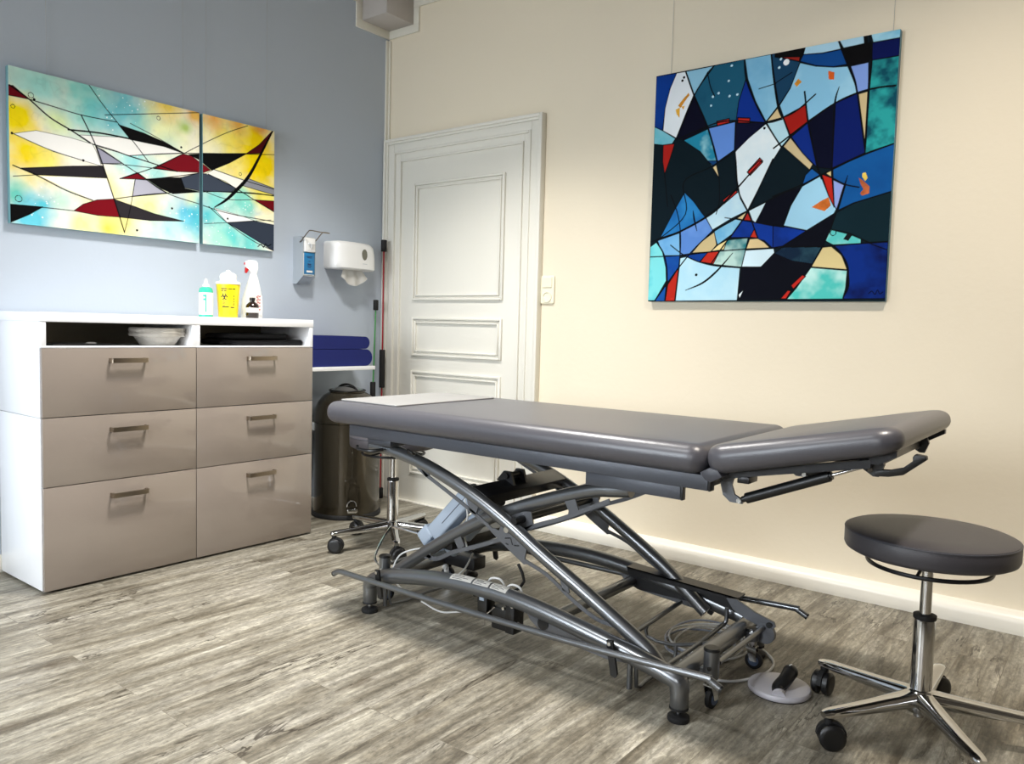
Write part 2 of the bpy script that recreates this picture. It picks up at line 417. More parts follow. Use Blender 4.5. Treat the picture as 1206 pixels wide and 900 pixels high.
# ------------------------------------------------------------------ door (closed, panelled)
bm = NB()
def frame_rect(bm, x0, x1, z0, z1, w, y0, y1, bev=.003, bottom=True):
    add_box(bm, x0, x0+w, y1, y0, z0, z1, bev); add_box(bm, x1-w, x1, y1, y0, z0, z1, bev)
    add_box(bm, x0+w, x1-w, y1, y0, z1-w, z1, bev)
    if bottom: add_box(bm, x0+w, x1-w, y1, y0, z0, z0+w, bev)
frame_rect(bm, 0.004, 1.142, 0, 2.092, .018, 0, -.040, .004, False)
frame_rect(bm, 0.020, 1.126, 0, 2.076, .014, 0, -.030, .004, False)
frame_rect(bm, 0.034, 1.112, 0, 2.062, .046, 0, -.024, .004, False)
frame_rect(bm, 0.078, 1.068, 0, 2.018, .014, 0, -.032, .005, False)
frame_rect(bm, 0.090, 1.056, 0, 2.006, .038, 0, -.018, .002, False)
door = struct('door_1', bm, M['door'])
bm = NB(); add_box(bm, 0.128, 1.018, -.014, 0.0, 0.006, 1.968, .001); leaf = obj('door_leaf', bm, M['door'], door)
bm = NB()
frame_rect(bm, 0.128, 1.018, 0.006, 1.968, .012, -.010, -.028, .004, False)
for z0, z1 in ((1.165, 1.825), (0.850, 1.070), (0.17, 0.765)):
    frame_rect(bm, 0.243, 0.905, z0, z1, .014, -.012, -.028, .005)
    frame_rect(bm, 0.257, 0.891, z0+.014, z1-.014, .010, -.012, -.020, .004)
    frame_rect(bm, 0.267, 0.881, z0+.024, z1-.024, .010, -.012, -.026, .004)
obj('panel_moulding', bm, M['door'], leaf)
bm = NB(); add_box(bm, 0.128, 1.018, -.030, 0.0, 0.0, 0.006); obj('threshold', bm, M['base'], door)

# ------------------------------------------------------------------ wall switch with socket
sw = thing('wall_switch', 'cream light switch above a round socket beside the white door', 'switch', (1.182, 0, 1.218))
bm = cushion_bm(-.041, .041, -.071, .071, 0, .010, .010, .005, 5, 4); bmesh.ops.transform(bm, matrix=Matrix.Rotation(R(90), 4, 'X'), verts=bm.verts[:])
obj('frame', bm, M['cream_plastic'], sw)
bm = cushion_bm(-.029, .029, .010, .064, 0, .015, .006, .004, 5, 4); bmesh.ops.transform(bm, matrix=Matrix.Rotation(R(90), 4, 'X'), verts=bm.verts[:])
obj('rocker', bm, M['cream_plastic'], sw)
bm = NB(); mt = Matrix.Translation((0, 0, -.035)) @ Matrix.Rotation(R(90), 4, 'X')
add_lathe(bm, [(.0275, .009), (.0275, .014), (.0215, .014), (.0195, .002), (0, .002)], seg=28, mtx=mt)
so = obj('socket', bm, M['cream_plastic'], sw)
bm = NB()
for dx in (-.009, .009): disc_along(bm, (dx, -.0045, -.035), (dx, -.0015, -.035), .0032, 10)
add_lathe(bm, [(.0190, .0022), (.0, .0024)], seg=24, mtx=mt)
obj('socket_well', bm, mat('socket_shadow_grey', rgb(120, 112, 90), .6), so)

# ------------------------------------------------------------------ paintings (pigment painted on a fine grid of the canvas)
def homog(src):
    """map pixel quad TL,TR,BR,BL -> unit square (u right, v down)"""
    dst = [(0, 0), (1, 0), (1, 1), (0, 1)]; A = []
    b = []
    for (x, y), (u, v) in zip(src, dst):
        A.append([x, y, 1, 0, 0, 0, -u*x, -u*y]); b.append(u)
        A.append([0, 0, 0, x, y, 1, -v*x, -v*y]); b.append(v)
    h = np.linalg.solve(np.array(A, float), np.array(b, float)); return np.append(h, 1).reshape(3, 3)
def hmap(Hm, pts):
    P = np.array([[x, y, 1.0] for x, y in pts])@Hm.T
    return P[:, :2]/P[:, 2:3]
def vnoise(U, V, freq, seed, octaves=4):
    rng = np.random.RandomState(seed); out = np.zeros_like(U); amp = 1; tot = 0
    for o in range(octaves):
        f = freq*2**o; g = rng.rand(80, 80)
        x = (U*f) % 79; y = (V*f) % 79; xi = x.astype(int); yi = y.astype(int); fx = x-xi; fy = y-yi
        fx = fx*fx*(3-2*fx); fy = fy*fy*(3-2*fy)
        a = g[yi, xi]*(1-fx)+g[yi, (xi+1) % 80]*fx; b_ = g[(yi+1) % 80, xi]*(1-fx)+g[(yi+1) % 80, (xi+1) % 80]*fx
        out += amp*(a*(1-fy)+b_*fy); tot += amp; amp *= 0.55
    return out/tot
class Paint:
    def __init__(s, W, H, n, quad, bgcol):
        s.W, s.H = W, H; s.nx = int(n*W); s.ny = int(n*H); s.Hm = homog(quad)
        s.U, s.V = np.meshgrid(np.linspace(0, 1, s.nx+1), np.linspace(0, 1, s.ny+1))
        s.X = s.U*W; s.Y = s.V*H
        s.C = np.ones((s.ny+1, s.nx+1, 3))*np.array(hx(bgcol)[:3])
    def mask(s, pts, closed_smooth=False):
        P = hmap(s.Hm, pts)
        m = np.zeros(s.U.shape, bool); n = len(P)
        for i in range(n):
            x1, y1 = P[i]; x2, y2 = P[(i+1) % n]
            if abs(y1-y2) < 1e-9: continue
            c = ((y1 > s.V) != (y2 > s.V)) & (s.U < (x2-x1)*(s.V-y1)/(y2-y1)+x1)
            m ^= c
        return m
    def poly(s, col, pts, tex=None, col2=None, outline=0.0028, freq=6, seed=1):
        m = s.mask(pts); c = np.array(hx(col)[:3])
        if col2 is not None:
            c2 = np.array(hx(col2)[:3]); nz = np.clip((vnoise(s.X+1.3, s.Y+.7, freq, seed)-.5)*3.4+(vnoise(s.X, s.Y, 30, seed+9, 3)-.5)*.9+.5, 0, 1)[..., None]
            cc = c*(1-nz)+c2*nz
            s.C[m] = cc[m]
        else:
            nz = 1+(vnoise(s.X+2, s.Y+1, 5, seed, 3)-.5)[..., None]*0.25
            s.C[m] = (c*nz)[m]
        if outline: s.line(list(pts)+[pts[0]], outline, smooth=False)
    def line(s, pts, w, col='#05070a', smooth=True, taper=False):
        P = hmap(s.Hm, pts)
        P = [Vector((p[0]*s.W, p[1]*s.H, 0)) for p in P]
        if smooth: P = catmull(P, 6)
        c = np.array(hx(col)[:3]); L_ = len(P)
        for i in range(L_-1):
            a, b = P[i], P[i+1]; dx, dy = b.x-a.x, b.y-a.y; l2 = dx*dx+dy*dy+1e-12
            ww = w if not taper else w*(0.25+0.75*math.sin(PI*(i+0.5)/(L_-1)))
            pad = ww+.004
            i0 = max(int((min(a.x, b.x)-pad)/s.W*s.nx), 0); i1 = min(int((max(a.x, b.x)+pad)/s.W*s.nx)+2, s.nx+1)
            j0 = max(int((min(a.y, b.y)-pad)/s.H*s.ny), 0); j1 = min(int((max(a.y, b.y)+pad)/s.H*s.ny)+2, s.ny+1)
            if i1 <= i0 or j1 <= j0: continue
            X = s.X[j0:j1, i0:i1]; Y = s.Y[j0:j1, i0:i1]
            t = np.clip(((X-a.x)*dx+(Y-a.y)*dy)/l2, 0, 1); d = np.hypot(X-a.x-t*dx, Y-a.y-t*dy)
            al = np.clip((ww*0.5+0.0012-d)/0.0016, 0, 1)[..., None]
            s.C[j0:j1, i0:i1] = s.C[j0:j1, i0:i1]*(1-al)+c*al
    def blob(s, col, x, y, r, strength=1.0, seed=3, warp=0.6, aspect=1.0):
        p = hmap(s.Hm, [(x, y), (x+r, y)]); cx, cy = p[0][0]*s.W, p[0][1]*s.H; rr = abs(p[1][0]-p[0][0])*s.W
        nz = vnoise(s.X+seed*.37, s.Y+seed*.13, 9, seed)-.5
        d = np.hypot(s.X-cx, (s.Y-cy)*aspect)/rr+nz*2*warp
        al = np.clip(1.25-d, 0, 1)**1.2*strength
        c = np.array(hx(col)[:3]); s.C = s.C*(1-al[..., None])+c*al[..., None]
    def ring(s, x, y, r, w=.0012):
        p = hmap(s.Hm, [(x, y)])[0]; cx, cy = p[0]*s.W, p[1]*s.H
        d = np.abs(np.hypot(s.X-cx, s.Y-cy)-r); s.C[d < w] = np.array(hx('#10140f')[:3])
    def dot(s, x, y, r, col='#0b0b0b'):
        p = hmap(s.Hm, [(x, y)])[0]; m = np.hypot(s.X-p[0]*s.W, s.Y-p[1]*s.H) < r; s.C[m] = np.array(hx(col)[:3])
    def canvas(s, parent, thick, mside, mface):
        """grid in local x (right) / z (up), front facing -y"""
        nx, ny = s.nx, s.ny; W, H = s.W, s.H
        vx = (s.X-W/2).ravel(); vz = (H/2-s.Y).ravel(); vy = np.full_like(vx, -thick)
        co = np.stack([vx, vy, vz], 1)
        nv = co.shape[0]
        idx = np.arange(nv).reshape(ny+1, nx+1)
        quads = np.stack([idx[1:, :-1], idx[1:, 1:], idx[:-1, 1:], idx[:-1, :-1]], -1).reshape(-1, 4)
        # sides and back (own corner vertices)
        ex = np.array([(-W/2, -thick+.0001, H/2), (W/2, -thick+.0001, H/2), (W/2, -thick+.0001, -H/2), (-W/2, -thick+.0001, -H/2), (-W/2, 0, H/2), (W/2, 0, H/2), (W/2, 0, -H/2), (-W/2, 0, -H/2)])
        sq = np.array([(0, 4, 5, 1), (1, 5, 6, 2), (2, 6, 7, 3), (3, 7, 4, 0), (4, 7, 6, 5)])+nv
        allv = np.concatenate([co, ex]); allq = np.concatenate([quads, sq])
        me = bpy.data.meshes.new('canvas'); me.vertices.add(len(allv)); me.vertices.foreach_set('co', allv.ravel())
        me.loops.add(allq.size); me.loops.foreach_set('vertex_index', allq.ravel().astype(np.int32))
        me.polygons.add(len(allq)); me.polygons.foreach_set('loop_start', np.arange(0, allq.size, 4, dtype=np.int32))
        mi = np.zeros(len(allq), np.int32); mi[len(quads):] = 1
        me.materials.append(mface); me.materials.append(mside)
        me.polygons.foreach_set('material_index', mi)
        at = me.color_attributes.new('pigment', 'FLOAT_COLOR', 'POINT')
        cols = np.ones((len(allv), 4)); cols[:nv, :3] = s.C.reshape(-1, 3)
        at.data.foreach_set('color', cols.ravel().astype(np.float32))
        me.update(calc_edges=True); me.validate()
        o = bpy.data.objects.new('canvas', me); COL.objects.link(o); o.parent = parent; return o
def pigment_material(name):
    m = bpy.data.materials.new(name); m.use_nodes = True; nt = m.node_tree; b = nt.nodes['Principled BSDF']
    a = nt.nodes.new('ShaderNodeVertexColor'); a.layer_name = 'pigment'; nt.links.new(a.outputs['Color'], b.inputs['Base Color'])
    b.inputs['Roughness'].default_value = 0.6; b.inputs['Specular IOR Level'].default_value = 0.06
    n = nt.nodes.new('ShaderNodeTexNoise'); n.inputs['Scale'].default_value = 400
    tc = nt.nodes.new('ShaderNodeTexCoord'); nt.links.new(tc.outputs['Object'], n.inputs['Vector'])
    bp = nt.nodes.new('ShaderNodeBump'); bp.inputs['Strength'].default_value = 0.1; bp.inputs['Distance'].default_value = 0.001
    nt.links.new(n.outputs['Fac'], bp.inputs['Height']); nt.links.new(bp.outputs['Normal'], b.inputs['Normal'])
    return m
M['pigment'] = pigment_material('acrylic_on_canvas')

def blue_painting():
    k = 160/847.0
    def qd(ox, oy): return lambda *p: [(ox+x*k, oy+y*k) for x, y in p]
    a, b, c, d = qd(760, 30), qd(910, 30), qd(760, 190), qd(910, 190)
    s = Paint(1.0, 1.0, 560, [(772.3, 91), (1058.5, 36), (1042.8, 356), (764.4, 353.8)], '#071820')
    P = s.poly
    P('#0a3a90', a((65, 325), (190, 303), (150, 400), (120, 520), (105, 660), (55, 635)), col2='#08307c')
    P('#e2eaf0', a((190, 303), (248, 293), (295, 440), (250, 560), (190, 705), (108, 660), (120, 520), (150, 400)))
    P('#8cc0da', a((248, 293), (420, 258), (380, 300), (300, 440)))
    P('#1c5873', a((420, 258), (608, 218), (618, 340), (575, 480), (560, 600), (385, 640), (340, 530), (300, 440), (380, 300)), col2='#134a66', freq=4)
    P('#05061c', a((298, 455), (340, 530), (385, 640), (235, 715), (190, 710)))
    P('#5fb8c8', a((55, 635), (108, 660), (185, 708), (165, 740), (110, 748), (52, 742)), col2='#8cc8d8')
    P('#a8201a', a((110, 748), (180, 740), (148, 847), (120, 927), (108, 850)))
    P('#2286a6', a((235, 720), (385, 650), (420, 760), (445, 855), (412, 880), (340, 790)), col2='#9cd4dc', freq=12, seed=5)
    P('#5f8bd6', a((390, 645), (555, 605), (550, 780), (448, 852), (425, 760)))
    P('#0a2f88', a((560, 600), (575, 480), (618, 345), (670, 470), (745, 610), (650, 605)))
    P('#060a28', a((560, 610), (745, 612), (640, 710), (553, 785)))
    P('#74b2d6', a((612, 218), (775, 187), (790, 330), (818, 510), (745, 605), (680, 480), (630, 340)), col2='#8cc4e0', freq=4)
    P('#173f5e', a((775, 187), (800, 182))+b((5, 200), (160, 235), (105, 390), (30, 505))+a((800, 360)))
    P('#080808', b((5, 175), (193, 140), (165, 232), (5, 205)))
    P('#8c2018', b((30, 205), (160, 203), (155, 232)))
    P('#a6cfe4', b((193, 140), (395, 100), (415, 155), (300, 180), (180, 190)))
    P('#a6cfe4', b((400, 97), (560, 68), (570, 120), (430, 150)))
    P('#7fc0dc', b((600, 62), (790, 28), (784, 85), (615, 115)), col2='#a8d8ea', freq=10)
    P('#0c4488', b((180, 190), (300, 182), (415, 158), (455, 250), (370, 265), (260, 258), (160, 232)))
    P('#060608', b((415, 155), (565, 122), (610, 115), (605, 215), (580, 235), (465, 260)))
    P('#06124e', b((610, 118), (784, 85), (781, 195), (608, 225)))
    P('#86c0e0', b((160, 240), (260, 262), (370, 268), (460, 262), (500, 350), (515, 430), (380, 490), (215, 600), (200, 500), (60, 575), (35, 505), (100, 400)), col2='#9ccfe8', freq=5)
    P('#7f9ee0', b((475, 262), (588, 237), (588, 405), (520, 425), (505, 350)))
    P('#2aa0a0', b((610, 225), (781, 197), (770, 400), (757, 740), (570, 808), (575, 730), (590, 410)), col2='#0c4a5c', freq=16, seed=8)
    P('#cdb98c', b((525, 435), (585, 418), (575, 720), (565, 720)))
    P('#a01c14', b((60, 580), (200, 500), (212, 605), (105, 695)))
    P('#030620', b((215, 608), (380, 492), (370, 700), (365, 900), (275, 890), (240, 740)))
    P('#061a62', b((382, 492), (518, 432), (560, 730), (570, 800), (365, 895), (372, 700)))
    P('#0a2a80', b((110, 700), (212, 612), (240, 740), (270, 890), (180, 800)))
    P('#cbb98f', b((60, 760), (105, 705), (180, 800), (245, 870), (225, 905)))
    P('#b4dcea', a((750, 612))+b((0, 600), (55, 580), (100, 700), (50, 760), (0, 690)))
    P('#d4bf90', a((750, 605), (822, 515), (845, 580)))
    P('#d8eaf2', a((556, 790), (640, 705), (745, 618), (840, 765), (800, 830))+c((785, 10), (715, 150), (635, 308), (590, 230), (570, 120), (562, 0)), col2='#e6f2f6', freq=4)
    P('#b4d8ea', c((575, 180), (590, 235), (632, 310), (540, 355), (415, 430), (375, 345), (480, 270)), col2='#c8e4ee')
    P('#cde4ee', c((640, 305), (752, 255), (720, 320), (685, 385), (665, 370)))
    P('#d4bf90', c((560, 355), (632, 315), (605, 365)))
    P('#a8201a', c((635, 318), (660, 372), (612, 368)))
    P('#8cc6e0', c((425, 435), (560, 360), (600, 370), (540, 455), (450, 520)), col2='#6cb0d8')
    P('#0c3490', c((605, 370), (690, 385), (847, 415), (847, 540), (790, 540), (740, 495), (640, 475), (530, 475)), col2='#082c7c')
    P('#0a2a78', d((0, 405), (60, 408), (210, 435), (60, 530), (0, 540)), col2='#0c389a')
    P('#c03020', c((680, 420), (702, 480), (652, 474)))
    P('#030514', c((752, 255), (847, 205))+d((175, 165), (100, 290), (62, 405), (0, 405))+c((690, 382), (720, 320)))
    P('#9fd2ec', d((180, 160), (295, 95), (345, 220), (395, 300), (380, 330), (210, 434), (65, 404), (110, 280)))
    P('#1658a0', d((240, 50), (290, 90), (180, 150), (200, 90)))
    P('#b82418', d((300, 85), (365, 110), (380, 290), (345, 220)))
    P('#d8c690', d((325, 80), (360, 62), (362, 105)))
    P('#8fa4e0', d((372, 120), (445, 155), (395, 305), (380, 280)))
    P('#11579c', b((757, 742), (570, 812))+d((370, 50), (372, 110), (450, 155), (405, 310), (500, 265), (742, 192)), col2='#0e4e90', freq=4)
    P('#0a232c', d((395, 325), (500, 268), (742, 195), (722, 505), (600, 510), (480, 455), (360, 428)))
    P('#5cc8c4', d((360, 430), (480, 460), (550, 490), (550, 518), (375, 525), (325, 500)), col2='#b8e8e4')
    P('#082c80', d((375, 530), (600, 515), (720, 510), (706, 862), (440, 862), (470, 760), (460, 640), (430, 580)), col2='#06144c', freq=6)
    P('#d8c68e', d((310, 540), (365, 535), (430, 590), (465, 680), (240, 660)))
    P('#50c4bc', d((238, 665), (465, 685), (455, 800), (440, 862), (88, 862), (150, 790)), col2='#c0ece6', freq=7)
    P('#040612', d((395, 325), (210, 437), (60, 535), (10, 580))+c((805, 575), (720, 662), (602, 665), (580, 862))+d((85, 862), (240, 660), (320, 520)))
    P('#0d2238', d((15, 575), (60, 540), (300, 540), (245, 640), (120, 620)), col2='#284a58', freq=10, outline=0)
    P('#c02a20', d((115, 775), (185, 710), (205, 720), (130, 798)))
    P('#c02a20', d((50, 858), (95, 805), (115, 810), (85, 858)))
    P('#cfe8f2', c((625, 555), (800, 545), (805, 572), (720, 660), (600, 662)))
    P('#d8c290', c((650, 485), (700, 482), (740, 505), (775, 540), (628, 548)))
    P('#287880', c((515, 490), (640, 478), (625, 548), (600, 660), (420, 640), (460, 560)), col2='#b8d8d0', freq=9, seed=4)
    P('#cbb888', c((430, 440), (445, 520), (410, 562), (290, 570), (350, 500)))
    P('#e2cc80', c((410, 560), (455, 520), (510, 490), (490, 550)), col2='#eedfb0')
    P('#b82a1c', c((390, 565), (465, 560), (425, 638), (345, 625)))
    P('#0a3a8c', c((235, 580), (390, 568), (340, 625), (260, 592)))
    P('#1c64a8', c((245, 195), (300, 250), (350, 320), (375, 350), (220, 440), (95, 475), (185, 300)), col2='#2a80c0', freq=8)
    P('#5a9ad4', c((80, 492), (215, 445), (218, 585), (115, 585)), col2='#78b4e0')
    P('#6b98dc', c((220, 440), (375, 350), (420, 430), (350, 500), (290, 572), (220, 582)), col2='#5a88d0')
    P('#0a2f88', c((115, 590), (218, 585), (215, 650), (145, 750)), col2='#1450a0')
    P('#3cb8c8', c((35, 530), (75, 500), (110, 560), (132, 660), (135, 740), (65, 862), (20, 862)), col2='#7cd8dc', freq=8)
    P('#b8281c', c((145, 765), (212, 660), (188, 866), (130, 866)))
    P('#1450a0', c((65, 866), (135, 765), (128, 866)))
    P('#aedaec', c((220, 600), (260, 592), (340, 628), (480, 655), (592, 665), (575, 866), (192, 866), (215, 660)), col2='#c2e4f0', freq=4)
    P('#e8f4f8', c((590, 855), (582, 830), (618, 795)))
    P('#0a3a70', c((385, 0), (460, 0), (420, 30)))
    P('#dcc898', c((416, 40), (440, 24), (458, 108)))
    # red dashes over the black rhythm line
    for q in (a((440, 603), (517, 585), (520, 610), (442, 630)), a((570, 580), (645, 583), (645, 613), (570, 612)), a((640, 905), (708, 830), (727, 850), (668, 910)),
              c((632, 70), (705, 0), (725, 10), (650, 90)), c((480, 245), (560, 178), (572, 195), (490, 265))):
        P('#b8241e', q, outline=.004)
    # bold brush lines
    for w, q in ((.010, b((400, 97), (430, 180), (465, 262), (500, 350), (520, 425))), (.013, b((565, 65), (570, 122))), (.008, b((592, 60), (605, 215), (590, 410), (572, 735), (568, 800))),
                 (.007, a((605, 218), (620, 340), (675, 480), (745, 610), (845, 765))), (.006, a((775, 187), (790, 330), (818, 510), (845, 580))),
                 (.006, a((190, 710), (300, 440), (420, 258))), (.006, a((245, 293), (300, 445), (385, 640), (445, 855))),
                 (.009, c((35, 500), (120, 470), (220, 435), (375, 350), (480, 268), (640, 90), (720, 0))), (.006, c((70, 495), (120, 580), (140, 700), (128, 862))),
                 (.008, c((255, 800), (360, 755), (450, 680), (545, 572))), (.007, c((298, 308), (305, 360), (322, 432))), (.007, d((330, 500), (400, 550), (455, 630), (472, 700), (465, 800))),
                 (.012, d((470, 690), (468, 780), (440, 855))), (.007, d((463, 95), (430, 200), (395, 320))), (.005, a((190, 715), (320, 660), (440, 612), (560, 598), (745, 612), (845, 590))),
                 (.005, b((0, 600), (130, 545), (258, 436))), (.006, b((0, 770), (215, 605), (380, 492), (520, 428), (650, 395), (757, 383))),
                 (.007, b((405, 390), (382, 470), (375, 600), (365, 900))), (.006, b((190, 420), (212, 605), (240, 740), (275, 890), (300, 960))),
                 (.005, c((560, 0), (575, 180), (640, 320), (700, 480))), (.004, c((75, 495), (250, 330), (240, 130), (400, 40), (560, -60))), (.004, c((120, 80), (140, 280))),
                 (.004, c((160, 520), (240, 580), (345, 628), (480, 655), (720, 660))), (.004, c((30, 592), (220, 585), (400, 565), (620, 548), (847, 540))+d((60, 535), (310, 535), (375, 530), (550, 518), (720, 507))),
                 (.003, d((360, 428), (480, 455), (600, 515), (718, 560))), (.005, c((65, 862), (215, 655), (320, 530), (430, 435), (560, 360), (640, 310), (750, 255), (847, 205))+d((0, 222), (180, 150), (370, 55), (570, -40), (757, -105))),
                 (.005, c((410, 640), (470, 550), (560, 430), (640, 310), (720, 140), (790, -10))), (.004, a((380, 300), (400, 390), (425, 445))), (.003, a((700, 402), (800, 370))+b((10, 365), (110, 300))),
                 (.004, d((370, 110), (450, 150), (535, 168))), (.003, c((495, 352), (600, 368), (847, 412))+d((60, 405), (210, 437))),
                 (.003, c((458, 108), (460, 250), (440, 330))), (.004, c((160, 210), (200, 320), (220, 440), (218, 590), (188, 862)))):
        s.line(q, w, taper=w > .0065)
    # gold leaf marks and dots
    for col, q in (('#c8882c', a((200, 505), (225, 470), (265, 425), (270, 440), (240, 480), (215, 520))), ('#d9a53a', a((185, 530), (212, 515), (210, 580), (192, 560))), ('#d9a53a', a((220, 510), (242, 505), (232, 530))),
                   ('#d8902c', b((125, 370), (150, 340), (172, 358), (140, 390))), ('#cf5a20', b((335, 290), (375, 300), (372, 345), (340, 345))), ('#c86a2c', d((240, 290), (300, 250), (345, 228), (360, 280), (320, 315), (270, 300))),
                   ('#b8623a', d((532, 108), (565, 130), (600, 165), (598, 205), (555, 220), (540, 205), (562, 180), (545, 150))), ('#e6c85a', d((553, 80), (575, 75), (588, 110), (572, 130), (555, 105)))):
        m = s.mask(q); nz = 0.7+0.6*vnoise(s.X, s.Y, 70, 4, 2); s.C[m] = (np.array(hx(col)[:3])*nz[..., None])[m]
    for x, y in ((530, 258), (512, 352), (450, 428), (518, 446), (566, 436), (415, 450), (404, 505), (835, 218), (825, 270)):
        q = a((x, y))[0]; s.dot(q[0], q[1], .005, '#bfe0ee')
    q = b((75, 237))[0]; s.dot(q[0], q[1], .012, '#f2f6f8')
    for x, y in ((236, 330), (226, 350), (736, 645)):
        q = a((x, y))[0]; s.dot(q[0], q[1], .0055)
    m = s.mask(d((438, 490), (465, 452), (495, 465), (470, 500))); s.C[m] = np.array(hx('#101418')[:3])
    q = d((375, 449))[0]; s.ring(q[0], q[1], .011, .0016)
    q = c((320, 705))[0]; s.dot(q[0], q[1], .006)
    s.line(d((600, 830), (620, 815), (640, 835), (655, 808), (670, 832), (690, 820)), .002, '#01040f')
    return s
def yellow_paintings():
    k = 340/1206.0
    def p(*q): return [(x*k, 60+y*k) for x, y in q]
    def build(W, quad, seedo):
        s = Paint(W, 0.6, 620, p(*quad), '#f3efdf')
        B = lambda col, x, y, r, st=1, seed=1, **kw: s.blob(col, x*k, 60+y*k, r*k, st, seed+seedo, **kw)
        for i, (col, x, y, r, st) in enumerate((('#c4e6da', 90, 110, 110, .9), ('#7ccfc4', 330, 190, 170, .95), ('#8ed8d0', 180, 150, 110, .7), ('#58b8c4', 520, 250, 150, .9), ('#6cc8cc', 600, 320, 90, .9), ('#e8eeb0', 720, 330, 120, .85),
            ('#b8dccb', 700, 400, 60, .6), ('#f2d24a', 700, 235, 70, .9), ('#f0b840', 820, 270, 40, .9), ('#a8cc48', 780, 325, 35, .8), ('#f9de10', 70, 270, 110, 1), ('#fbdc06', 110, 420, 140, 1), ('#f5e76a', 200, 450, 90, .8), ('#dcecaa', 240, 300, 60, .8),
            ('#d8ecd0', 60, 540, 60, .6), ('#52c8b8', 60, 590, 70, .9), ('#48c0d0', 170, 640, 90, .95), ('#58c4d8', 110, 700, 90, .95), ('#b6e6d2', 260, 620, 60, .7), ('#f6e878', 400, 580, 90, .9), ('#f4e480', 480, 700, 120, .9), ('#f4cf50', 440, 740, 50, .9),
            ('#f5e678', 330, 720, 60, .7), ('#e6ea90', 620, 640, 90, .85), ('#9cdcd8', 550, 440, 100, .8), ('#7ad2d0', 660, 520, 60, .7), ('#3eb0d0', 780, 690, 90, .95), ('#9adfe0', 700, 760, 110, .9), ('#7cd4dc', 560, 470, 60, .6), ('#e2eeb8', 800, 620, 40, .7),
            # right hand canvas
            ('#f2e46a', 980, 400, 150, .9), ('#fbda08', 1090, 470, 130, 1), ('#fbd808', 1090, 380, 90, 1), ('#f0a02c', 900, 285, 60, .9), ('#f0a83a', 1000, 300, 40, .8), ('#e88a28', 1090, 320, 30, .7), ('#f2efd0', 900, 420, 60, .8), ('#84d2cc', 900, 610, 80, .9), ('#4cb8c8', 860, 680, 60, .95), ('#78d8c8', 1020, 640, 70, .9),
            ('#5cccc8', 960, 770, 130, .95), ('#66d2cc', 1040, 800, 70, .9), ('#f2e460', 1110, 615, 60, .9), ('#9ce0c8', 900, 790, 60, .8))):
            B(col, x, y, r, st, i+1)
        nz = vnoise(s.X, s.Y, 26, 31, 4)[..., None]; s.C = np.clip(s.C*(0.92+0.26*nz), 0, 1)
        edge = np.abs(vnoise(s.X+.3, s.Y, 7, 12+seedo, 4)-.5)[..., None]; s.C = s.C*(1-np.clip(.02-edge, 0, .02)*4)
        rng = random.Random(5)
        for cx, cy, sp in ((500, 240, 70), (180, 640, 50), (960, 760, 60), (560, 480, 60), (780, 700, 50), (1020, 640, 40)):
            for _ in range(26):
                q = p((cx+rng.gauss(0, sp), cy+rng.gauss(0, sp*.6)))[0]; s.dot(q[0], q[1], rng.uniform(.001, .0035), '#eef8f6')
        Y = s.poly
        ol = .0022
        Y('#6e0c18', p((36, 147), (60, 150), (125, 205), (38, 188)), outline=ol)
        Y('#f6f5f1', p((55, 345), (150, 333), (290, 362), (385, 390), (400, 420), (420, 480), (345, 458), (220, 420)), outline=.001)
        Y('#f6f5f1', p((330, 352), (500, 362), (640, 385), (765, 430), (540, 438), (400, 398)), outline=.001)
        Y('#0c0b0c', p((495, 310), (600, 345), (680, 380), (772, 430), (690, 402), (545, 372)), outline=ol)
        Y('#9c9cae', p((398, 400), (430, 415), (510, 470), (420, 470)), outline=ol)
        Y('#29262a', p((85, 487), (300, 480), (425, 480), (440, 530), (150, 515)), outline=ol)
        Y('#f6f5f1', p((160, 520), (440, 532), (470, 615), (380, 622)), outline=0)
        Y('#74101c', p((640, 492), (765, 432), (800, 440), (862, 485), (880, 500), (850, 510), (740, 505)), outline=ol)
        Y('#74101c', p((497, 533), (572, 508), (612, 537)), outline=ol)
        Y('#0a0a0b', p((610, 535), (700, 530), (760, 530), (770, 575), (835, 590), (720, 597), (670, 575)), outline=ol)
        Y('#3c4452', p((755, 530), (830, 512), (870, 516), (960, 560), (985, 575), (965, 592), (830, 585), (770, 572)), outline=ol)
        Y('#b4b4c2', p((562, 535), (612, 540), (665, 575), (700, 595), (548, 608)), outline=ol)
        Y('#760c18', p((300, 665), (340, 638), (400, 620), (470, 617), (495, 693), (400, 685)), outline=ol)
        Y('#2e2a2e', p((470, 618), (560, 650), (640, 680), (765, 712), (620, 708), (495, 693)), outline=ol)
        Y('#0a0a0b', p((30, 635), (170, 648), (110, 680), (30, 712)), outline=ol)
        Y('#0b0b0c', p((790, 434), (850, 432), (1035, 430), (960, 470), (885, 500), (830, 455)), outline=ol)
        Y('#4c0c14', p((1030, 432), (1085, 395), (1145, 335), (1090, 430)), outline=ol)
        Y('#f4f2ea', p((895, 497), (1022, 542), (985, 575), (940, 545), (860, 515)), outline=.001)
        Y('#8e9098', p((1008, 562), (1040, 535), (1150, 577), (1150, 604)), outline=ol)
        Y('#6c0c16', p((1060, 622), (1150, 628), (1150, 674)), outline=ol)
        Y('#f4f6f4', p((890, 655), (1010, 690), (1060, 708), (945, 716)), outline=.001)
        Y('#f4f0cc', p((1060, 690), (1150, 680), (1150, 722), (1075, 710)), outline=0)
        Y('#333b49', p((945, 716), (1060, 710), (1150, 728), (1146, 838)), outline=ol)
